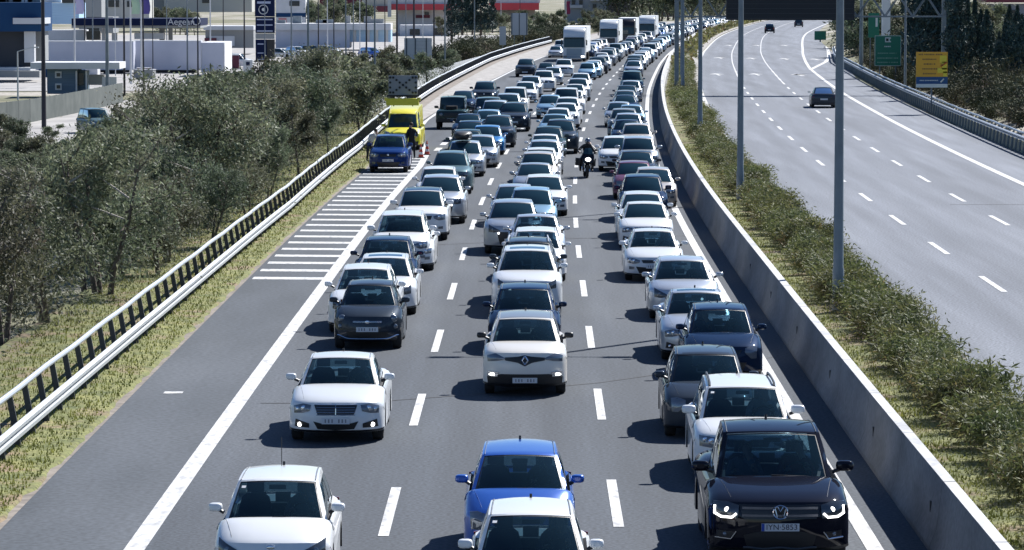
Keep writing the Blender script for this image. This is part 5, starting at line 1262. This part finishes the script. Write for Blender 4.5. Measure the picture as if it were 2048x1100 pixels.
for px, py, lb, fc in ((150,172,'flagpole with pale lilac banner behind the grey cabin',(.55,.52,.75)),(262,168,'flagpole with green and white banner',(.45,.62,.45)),(283,160,'flagpole with violet banner beside the green one',(.10,.08,.30)),(1132,60,'white flagpole with dark red banner behind the nearest lorry',(.20,.02,.08))):
    x, y, _ = G(px, py, -2.4); o = empty('flagpole', (x,y,-2.4)); tag(o, lb, 'flagpole', 'flagpoles by the filling station')
    link('pole', tube_m([(0,0,0),(0,0,12)], [.12,.07], whp, 8), o); dz = ZAT(28,y)+2.4
    t = MB(); t.grid([[(.1+.9*i/4+(.1*math.sin(k)), .12*math.sin(i*1.3+k*.5), dz+k*.45) for i in range(5)] for k in range(8)]); link('banner', t.mesh('banner',[mat('banner '+lb[:30],fc,.8)],True), o)

# ------------------------------------------------------------------ buildings and yard at the left
GZ = -2.45
def quad_ground(name, pts, z, m, lab=None): t = MB(); t.face([G(a,b,z) for a,b in pts]); o = link(name, t.mesh(name,[m])); tag(o, kind='structure')
quad_ground('service_road', [(-80,420),(-60,270),(60,232),(150,214),(250,200),(330,205),(165,264),(112,300),(70,345),(60,420)], -2.40, yard)
quad_ground('paved_yard', [(-300,182),(1000,182),(1050,70),(-300,70)], -2.43, yard)
def pb(t, px0, py0, px1, py1, D, dep, m=0, dy=0.0):
    X0, X1, Z0, Z1 = XAT(px0,D), XAT(px1,D), ZAT(py1,D), ZAT(py0,D); t.box(((X0+X1)/2, D+dep/2+dy, (Z0+Z1)/2), (X1-X0, dep, Z1-Z0), m)
def bld(name, label, cat, partlist, group=None):
    """partlist: (part, px0,py0,px1,py1, D, depth, material)"""
    D = partlist[0][5]; r = empty(name, (XAT(partlist[0][1],D), D, GZ)); tag(r, label, cat, group); off = Vector(r.location)
    for p_ in partlist:
        t = MB(); pb(t, *p_[1:7]); t.v = [(x-off.x,y-off.y,z-off.z) for x,y,z in t.v]
        o = link(p_[0], t.mesh(p_[0],[p_[7]]), r)
    return r
wallw = noisy('white wall', (.62,.63,.64), (.75,.75,.76), .5, .8); lil = noisy('trailer side', (.50,.52,.60), (.60,.62,.70), .3, .6)
cab = noisy('grey blue boards', (.09,.14,.19), (.13,.19,.25), 1.2, .7, (.2,1,6)); navy = mat('navy fascia', (.004,.012,.052), .7, spec=.2); blu = mat('deep blue cladding', (.006,.05,.14), .6, spec=.25)
ltb = noisy('pale blue shutters', (.35,.55,.75), (.50,.70,.88), 3, .6, (.1,1,8)); win = mat('dark window', (.02,.025,.03), .2); grey_b = mat('grey wall', (.30,.31,.31), .8); cream = mat('cream facade', (.50,.50,.46), .8); red_r = mat('red canopy', (.62,.06,.08), .5); dred = mat('dark red', (.16,.03,.05), .6)
bld('cabin', 'grey blue wooden cabin with white roof edge and two small windows', 'cabin', [('wall',95,138,155,188,372,4,cab),('wall',155,142,172,184,373,3.5,cab),('roof',62,125,240,138,371,6,wallw),('window',111,143,124,156,371.9,.1,whp),('window',111,167,124,180,371.9,.1,whp),('pane',114,146,121,153,371.8,.1,win),('pane',114,170,121,177,371.8,.1,win),('post',152,142,155,182,371.9,.15,whp),('post',172,142,175,182,371.9,.15,whp),('counter',178,150,206,170,373,2,grey_b),('railing',205,154,234,182,372,.1,whp),('door',155,146,168,170,372.6,.1,win)])
for i, (a,b,c,d,D,dep,lb) in enumerate(((72,84,268,148,470,2.6,'long pale trailer behind the grey cabin'),(270,83,403,148,474,2.6,'long pale trailer behind the banner poles'))):
    bld('trailer', lb, 'trailer', [('box_body',a,b,c,d-8,D,dep,lil),('top_edge',a,b-2,c,b,D-.02,dep,whp),('chassis',a+10,d-8,c-10,d-3,D+.5,1.4,blackp),('wheels',c-60,d-7,c-20,d,D+.2,2,rubber)], 'white trailers parked in the yard')
bld('trailer', 'white box trailer seen from behind with a ladder at its corner', 'trailer', [('rear_door',405,86,448,143,455,.12,lil),('box_body',403,85,450,144,455.2,12,wallw),('ladder',405,140,412,160,454.8,.2,whp),('wheels',415,145,440,156,456,2,rubber)], 'white trailers parked in the yard')
bld('filling_station', 'filling station canopy with navy fascia and white lettering', 'filling station', [('fascia',145,37,402,51,560,14,navy),('soffit',145,51,402,56,560.5,13,grey_b),('column',320,56,330,86,566,.7,grey_b),('column',338,56,346,86,566,.7,grey_b),('column',205,56,211,86,566,.7,whp),('kiosk',92,60,170,84,570,6,wallw),('kiosk_window',174,62,202,80,569,1,win),('pump',225,66,235,84,566,1,whp),('tank',270,66,328,78,564,3,wallw)])
st = [o for o in C.objects if o.name.startswith('filling_station')][0]
me = text_mesh('Aegean', 1.35, whp, .02); o = link('lettering', me, st); o.location = (XAT(364,560)-st.location.x, -.05, ZAT(44,560)-st.location.z)
t = MB(); t.tube([(.55*math.cos(a), 0, .55*math.sin(a)) for a in lin(0,6.2832,20)], .08, 5, cap=False); o = link('badge', t.mesh('badge',[whp]), st, (XAT(394,560)-st.location.x, -.1, ZAT(42,560)-st.location.z))
r = bld('price_tower', 'tall navy price tower with round white emblem', 'sign tower', [('tower_slab',511,-40,550,33,500,1,navy),('tower_slab',512,34,550,66,500,1,navy),('price_strip',512,67,550,78,500,1,grey_b),('tower_slab',512,79,534,124,500,1,navy),('side_column',534,79,550,118,500.3,.7,blackp)])
t = MB()
for py in (39,50,62): t.box(((XAT(514,500)+XAT(547,500))/2-r.location.x, -.04, ZAT(py,500)-GZ),(2.1,.03,.16))
for py in (88,106,119): t.box((XAT(522,500)-r.location.x, -.04, ZAT(py,500)-GZ),(.8,.03,.14))
t.box((XAT(529,500)-r.location.x,-.04,ZAT(5,500)-GZ),(1.8,.03,.3)); link('lettering', t.mesh('lettering',[mat('tower print',(.4,.45,.6),.5)]), r)
t = MB(); c = (XAT(528,500)-r.location.x, -.06, ZAT(19,500)-GZ); t.tube([(c[0]+.6*math.cos(a), c[1], c[2]+.6*math.sin(a)) for a in lin(0,6.2832,22)], .06, 5, cap=False); t.tube([(c[0],c[1],c[2]),(c[0],c[1]-.03,c[2])], .22, 12); link('badge', t.mesh('badge',[whp]), r)
bld('building', 'deep blue clad building with white canopy at the far left', 'building', [('upper_wall',-30,5,85,63,430,10,blu),('lower_wall',-30,63,66,140,432,8,mat('charcoal wall',(.05,.055,.065),.8)),('canopy',28,36,86,48,429,8,whp),('pillar',50,62,70,125,431,1.5,whp),('side_wall',68,48,88,122,434,5,grey_b),('terrace',-30,135,62,141,428,8,whp),('low_wall',-30,142,80,155,427,2,grey_b)])
bld('building', 'building with pale blue shuttered front behind the black mast', 'building', [('wall',90,6,160,48,620,10,ltb),('wall',60,-20,125,5,625,10,wallw),('wall',160,-10,205,36,640,8,grey_b),('window',126,-6,153,6,619,1,win)])
bld('building', 'cream facade with one barred window above the filling station', 'building', [('wall',330,-60,505,24,900,12,cream),('window',406,-30,421,6,899.8,.4,win),('side_wall',300,-60,335,34,905,12,grey_b)])
bld('warehouse', 'long low white building right of the price tower', 'warehouse', [('wall',552,58,700,96,640,9,lil),('roof',552,47,782,60,639,10,wallw),('wall',700,60,782,84,641,8,ltb)]+[('pilaster',x,60,x+5,84,640.8,.3,whp) for x in (682,708,735,752,772)])
bld('canopy_building', 'white and red canopy building seen between the dark poles', 'building', [('upper_band',782,-25,925,8,880,16,wallw),('red_band',778,8,925,20,879,17,red_r),('wall',795,20,925,66,884,10,wallw),('window',850,24,858,32,883.6,.5,win),('sign_strip',832,30,860,36,883.5,.5,dred),('column',776,0,783,34,878.5,.8,whp)])
bld('canopy_building', 'red roofed canopy building left of the nearest lorry', 'building', [('red_band',978,6,1078,20,900,16,red_r),('upper_band',978,-30,1080,6,901,16,wallw),('wall',985,20,1070,44,905,10,grey_b)])
bld('building', 'dark red and grey block between the two red canopies', 'building', [('wall',640,-40,782,12,950,12,dred),('wall',725,-30,780,12,948,2,cream),('side_wall',728,12,780,24,947,3,dred)])
bld('building', 'pale grey apartment block behind the lorries', 'building', [('wall',1130,-60,1215,46,1000,16,mat('pale block',(.34,.37,.39),.8)),('side_wall',1215,-60,1262,40,1010,14,mat('mauve block',(.26,.25,.29),.8)),('balcony',1140,10,1165,16,999,1.2,whp),('balcony',1180,-4,1205,2,999,1.2,whp),('window',1143,0,1150,9,999.8,.3,win),('window',1158,0,1165,9,999.8,.3,win),('window',1185,8,1192,18,999.8,.3,win)])
bld('building', 'bright white house top behind the farthest lorry', 'building', [('wall',1298,-40,1345,12,1150,12,wallw),('lower_wall',1310,12,1360,34,1148,10,mat('dull wall',(.22,.21,.22),.8)),('window',1312,-20,1318,4,1149.8,.3,win)])
bld('building', 'red and white building at the top right corner', 'building', [('wall',1990,8,2100,62,700,14,mat('far grey wall',(.28,.30,.36),.8)),('roof',1965,-10,2100,5,698,16,dred),('window',2010,20,2030,40,699.6,.4,win)])
bld('tower', 'white square column rising behind the green signs', 'column', [('shaft',1763,-60,1779,72,420,.9,wallw)])
bld('utility_box', 'white cabinet with dark round mark beside the tree belt', 'cabinet', [('case',487,120,506,150,400,1,whp),('mark',493,124,500,131,399.95,.06,navy)])
# fences and low walls
def wall_line(name, label, cat, pts, h, z, m, th=.12, posts=None, ribs=None):
    W = [G(a,b,z) for a,b in pts]; r = empty(name, W[0]); tag(r, label, cat); o0 = Vector(W[0]); t = MB()
    for a, b in zip(W, W[1:]):
        a, b = Vector(a)-o0, Vector(b)-o0; d = (b-a); L_ = d.length; ang = math.atan2(d.y,d.x); c = (a+b)/2; t.box((c.x,c.y,h/2),(L_,th,h),0,ang)
    link('panel', t.mesh('panel',[m]), r)
    if ribs:
        t = MB()
        for a, b in zip(W, W[1:]):
            a, b = Vector(a)-o0, Vector(b)-o0; n_ = max(1,int((b-a).length/ribs))
            for k in range(n_): c = a.lerp(b,k/n_); t.box((c.x,c.y-th*.6,h/2),(.07,.09,h+.06))
        link('rib', t.mesh('rib',[posts]), r)['kind'] = 'stuff'
wall_line('fence', 'dark green netted fence below the grey cabin', 'fence', [(-60,262),(60,246),(150,228),(245,206)], 1.9, GZ, noisy('netting',(.06,.075,.07),(.11,.125,.115),.6,.9), .08, dkp, 3)
wall_line('fence', 'pale corrugated fence between the tree trunks at the left edge', 'fence', [(-40,512),(20,505),(58,492)], 1.9, -2.2, noisy('corrugated sheet',(.28,.31,.33),(.42,.45,.47),.5,.7), .06, mat('sheet rib',(.10,.12,.13),.8), .35)
wall_line('noise_barrier', 'grey panel wall behind the yellow van', 'wall', [(700,262),(760,226),(840,190),(900,168),(960,148)], 1.9, -.9, noisy('grey panels',(.34,.36,.37),(.46,.48,.49),.4,.8), .12, mat('panel joint',(.16,.18,.2),.8), 3)
for (px, py, sx, sz, lb) in ((60,575,2.0,1.5,'pale sunlit rock mound between trunks at the left'),(22,540,1.6,1.3,'smaller pale rock mound at the left edge')):
    x, y, z = G(px, py, -2.2); t = MB(); rr_ = random.Random(px); rows = []
    for a in range(9):
        th_ = math.pi/2*a/8; rows.append([(sx*math.cos(th_)*math.cos(q)*rr_.uniform(.8,1.15), sx*math.cos(th_)*math.sin(q)*rr_.uniform(.8,1.15), sz*math.sin(th_)*rr_.uniform(.85,1.1)) for q in [6.2832*j/16 for j in range(16)]])
    t.grid(rows,0,True); o = link('rock_mound', t.mesh('rock_mound',[noisy('pale rock',(.42,.37,.30),(.62,.57,.50),2.5,.95)],True,20), None, (x,y,-2.4)); tag(o, lb, 'rock')
# parked car and small lorry on the service road
x, y, _ = G(182, 268, -2.4)
c = put_car('minivan', 'teal grey', x, y, 'grey green van parked on the service road behind the trees', lod=1, cat='van'); c.location.z = -2.4; c.rotation_euler.z += R(25)

# ------------------------------------------------------------------ vegetation at the right and far
def conifer(seed, h, w, n, size=.2):
    rs = np.random.RandomState(seed); rr = random.Random(seed); z = rs.uniform(.04,1,n)**.9; rad = w*np.sqrt(np.clip(1-z**1.7,0,1))*(.75+.25*np.sin(z*23+seed))
    a = rs.uniform(0,6.283,n); q = rs.uniform(.55,1.05,n); pts = np.stack([rad*q*np.cos(a), rad*q*np.sin(a), z*h],1)
    lb = MB(); leaf_cloud(lb, pts, size, .3, -1.0, seed); tb = MB(); tb.tube([(0,0,-.3),(0,0,h*.85)], [.16,.03], 6)
    return tb.mesh('trunk',[bark],True), lb.mesh('crown',[leaf_dark])
CON = [conifer(71,9,1.05,2600),conifer(72,8,1.3,2600),conifer(73,10,1.2,3000),conifer(74,7.5,1.8,3000,.24)]
rr = random.Random(8); k = 0
def con(px, D, sc, label, group):
    tm, cm = CON[rr.randrange(4)]; sw = sc*rr.uniform(.85,1.2)
    if px > 1930 and D < 400: sc = (ZAT(rr.uniform(12,70),D)-.4)/8.8; sw = sc*rr.uniform(.9,1.15)
    t = empty('cypress_tree', (XAT(px,D), D, terr(30,D)), rr.uniform(0,6)); t.scale = (sw,sw,sc); tag(t, label, 'tree', group); link('trunk', tm, t); link('crown', cm, t)
for row, (D0, n_, px0, px1, sc) in enumerate(((272,6,1975,2080,.74),(292,8,1905,2085,.9),(320,11,1842,2085,1.12),(352,13,1822,2085,1.35))):
    for i in range(n_): con(lerp(px0,px1,(i+rr.uniform(-.3,.3))/(n_-1)), D0+rr.uniform(-8,8), sc*rr.uniform(.85,1.12)*(.70 if i > n_*.6 else 1), 'dark cypress in the dense row behind the billboard', 'dark cypresses right of the free carriageway')
for i, (px, D, sc, lb) in enumerate(((903,560,1.0,'black pointed cypress in front of the red canopy'),(925,640,1.2,'tall dark conifer right of the pointed cypress'),(945,650,1.35,'bushy dark conifer between the red canopies'),(962,640,1.3,'dark conifer left of the second red canopy'),(985,660,.8,'short dark conifer behind the grey panels'))): con(px, D, sc, lb, None)
def bush(px, D, sc, label, group, z=None, far=False):
    s, l = rr.choice(BUSH); t = empty('bush', (XAT(px,D), D, terr((XAT(px,D)-B(D)),D) if z is None else z), rr.uniform(0,6)); t.scale = (sc*rr.uniform(.9,1.3), sc, sc*rr.uniform(.8,1.1)); tag(t, label, 'bush', group); link('stems', s, t); link('leaves', l, t)
leaf_b = noisy('bush leaves', (.055,.066,.034), (.125,.135,.070), 1.1, .95, island=.28, objrand=.6, c3=(.13,.09,.075), scale3=.6, c3r=(.5,.7))
def bush_mesh(seed, n):
    a, b = shrub_mesh(seed, n, .085); b.materials.clear(); b.materials.append(leaf_b); return a, b
BUSH = [bush_mesh(91+i, 2600) for i in range(3)]
for i in range(46):
    D = 200+i*4.4+rr.uniform(-2,2); off = 25.4+rr.uniform(0,1.0); px = 1024+7500*(B(D)+off)/D
    bush(px, D, rr.uniform(.9,1.5), 'low scrub bush right behind the right guard rail', 'scrub bushes behind the right guard rail')
for i in range(30):
    D = 205+i*5.2+rr.uniform(-2,2); off = 27.8+rr.uniform(0,2.5); px = 1024+7500*(B(D)+off)/D
    bush(px, D, rr.uniform(1.5,2.2), 'rounded brownish bush between guard rail and cypresses', 'rounded bushes before the cypresses')
for i in range(40):
    D = rr.uniform(395,640); off = rr.uniform(28.5,42) if D < 460 else rr.uniform(36,54); px = 1024+7500*(B(D)+off)/D
    bush(px, D, rr.uniform(1.8,3.4), 'grey green bush on the far right bank behind the green signs', 'bushes on the far right bank')
for i in range(46):
    D = 420+i*6; off = RAILL(D)-rr.uniform(2,9); px = 1024+7500*(B(D)+off)/D
    bush(px, D, rr.uniform(1.4,2.6), 'grey green bush behind the far left guard rail', 'bushes behind the far left guard rail')
def far_tree(px, D, sc, label, group=None):
    tm, cm = rr.choice(TREES_FAR); t = empty('tree', (XAT(px,D), D, -1.0), rr.uniform(0,6)); t.scale = (sc,)*3; tag(t, label, 'tree', group); link('trunk', tm, t); link('crown', cm, t)
for i in range(50): far_tree(rr.uniform(880,1300), rr.uniform(690,820), rr.uniform(.5,.85), 'hazy tree in the far belt beyond the red canopies', 'trees of the far belt')
for i in range(12): far_tree(rr.uniform(1225,1335), rr.uniform(960,1080), rr.uniform(2.2,3.2), 'large dark crowned tree rising behind the lorries', 'large trees behind the lorries')
for i in range(40): far_tree(rr.uniform(1330,1760), rr.uniform(900,1150), rr.uniform(1.4,2.4), 'tree at the far end of the carriageways', 'trees at the end of the road')
for i in range(40): far_tree(rr.uniform(1700,1980), rr.uniform(430,560), rr.uniform(.9,1.5), 'grey green tree filling in behind the cypresses', 'trees behind the cypresses')
for i in range(9): far_tree(rr.uniform(300,400), rr.uniform(720,800), rr.uniform(.75,1.0), 'green tree behind the filling station canopy', 'trees behind the filling station')
for i in range(9): far_tree(rr.uniform(622,735), rr.uniform(720,800), rr.uniform(.9,1.3), 'brownish tree above the long white building', 'trees above the long white building')

bld('building', 'white building with blue stripe behind the navy price tower', 'building', [('wall',553,-20,612,48,720,12,wallw),('stripe',553,26,612,34,719.9,.3,blu),('sign_patch',558,36,574,50,719.9,.3,mat('pink patch',(.6,.25,.25),.7)),('window',580,2,600,12,719.8,.3,win)])
bld('building', 'dim white workshop between flagpoles and pale blue shutters', 'building', [('wall',160,34,228,66,640,9,grey_b),('wall',205,-20,300,36,700,9,cream),('window',215,0,240,14,699.8,.3,win),('window',256,2,280,14,699.8,.3,win),('door',176,44,200,66,639.8,.3,win)])
bld('shed', 'low shed with white roofs left of the navy price tower', 'shed', [('roof',408,52,508,60,600,10,whp),('wall',412,60,508,96,601,8,grey_b),('bright_wall',420,72,470,92,600.8,.5,wallw),('red_strip',410,76,434,82,600.5,.3,dred)])
bld('building', 'low grey building under the red canopy roofs', 'building', [('wall',800,50,900,84,820,8,wallw),('wall',720,66,800,84,820,8,grey_b),('window',820,58,840,70,819.8,.3,win),('window',868,56,890,70,819.8,.3,win)])
rr = random.Random(404); cs = ['white','silver','white','dark grey','light grey','blue','white','maroon']
for i in range(14):
    px = (215,240,262,292,318,345,425,448,470,560,590,620,655,740)[i]; D = rr.uniform(498,540) if px < 500 else rr.uniform(560,620)
    c_ = cs[i%8]; kd = ('hatch','suv','minivan')[i%3]
    o_ = put_car(kd, c_, XAT(px,D), D, '%s %s parked in the yard behind the tree belt' % (c_, {'hatch':'hatchback','suv':'SUV','minivan':'minivan'}[kd]), lod=0, group='cars parked in the yard', cat='car'); o_.location.z = -2.43; o_.rotation_euler.z = rr.uniform(0.6,2.4)
bld('gore_sign', 'small green chevron sign at the slip road gore', 'sign', [('panel',1628,62,1651,80,560,.3,sg_green),('leg',1638,80,1641,84,560,.2,pole_m)])

rr = random.Random(55)
for i in range(44):
    px, py = rr.uniform(-10,235), rr.uniform(285,430); x, y, _ = G(px, py, -2.4)
    if py < 330 and px > 60 and rr.random() < .6: continue
    tm, cm = rr.choice(TREES_FAR); k = rr.uniform(.26,.42); t = empty('scrub_bush', (x,y,-2.4), rr.uniform(0,6)); t.scale = (k*1.3,k*1.3,k); tag(t, 'ragged low scrub bush on the pale ground at the left edge', 'bush', 'scrub bushes on the pale ground at the left'); link('trunk', tm, t); link('crown', cm, t)

for i, px in enumerate((170,186,231,306,334,421,447,530,655,668,707,720,770,812,846,905,925,1002,1040)):
    rq2 = random.Random(i*7+1); pole(px, rq2.uniform(118,150) if px < 860 else rq2.uniform(62,84), -2.2, 'thin pole among the masts standing in the yard background', rq2.uniform(.06,.11), rq2.uniform(9,13), (dkp, galv_dark, whp)[i%3], 'utility_pole', 'pole', False)
for o_ in [o for o in C.objects if o.name.startswith('utility_pole')]: o_['group'] = 'thin poles in the yard background'

rr = random.Random(31)
for o_name, x0, x1, yy, D in (('warehouse',560,775,47,643),('building',-25,80,5,436),('canopy_building',790,915,20,890)):
    tgt = [o for o in C.objects if o.name.startswith(o_name) and abs(o.location.y-D) < 12]
    if not tgt: continue
    tgt = tgt[0]
    for k in range(7):
        px = lerp(x0,x1,(k+rr.uniform(.1,.9))/7); t = MB(); h_ = rr.uniform(.5,1.3); t.box((XAT(px,D)-tgt.location.x, D+1-tgt.location.y, ZAT(yy,D)+h_/2-tgt.location.z),(rr.uniform(.8,2.2),1.5,h_)); link('roof_unit', t.mesh('roof_unit',[rr.choice([grey_b,whp,galv_dark])]), tgt)
for i in range(9):
    px = rr.uniform(60,470); D = rr.uniform(440,462) if px < 400 else rr.uniform(480,520); y0 = ZAT(0,D)
    o = empty('storage_crate', (XAT(px,D), D, GZ), rr.uniform(-.3,.3)); tag(o, 'small crate standing in the yard by the pale trailers', 'crate', 'crates in the yard')
    a_, b_, c_ = rr.uniform(1,2.4), rr.uniform(1,2), rr.uniform(.9,2.0); t = MB(); t.box((0,0,c_/2),(a_,b_,c_)); link('box', t.mesh('box',[rr.choice([blu,wallw,grey_b,dred])]), o)
    t = MB(); t.box((0,0,c_+.04),(a_+.1,b_+.1,.08)); link('lid', t.mesh('lid',[whp]), o)
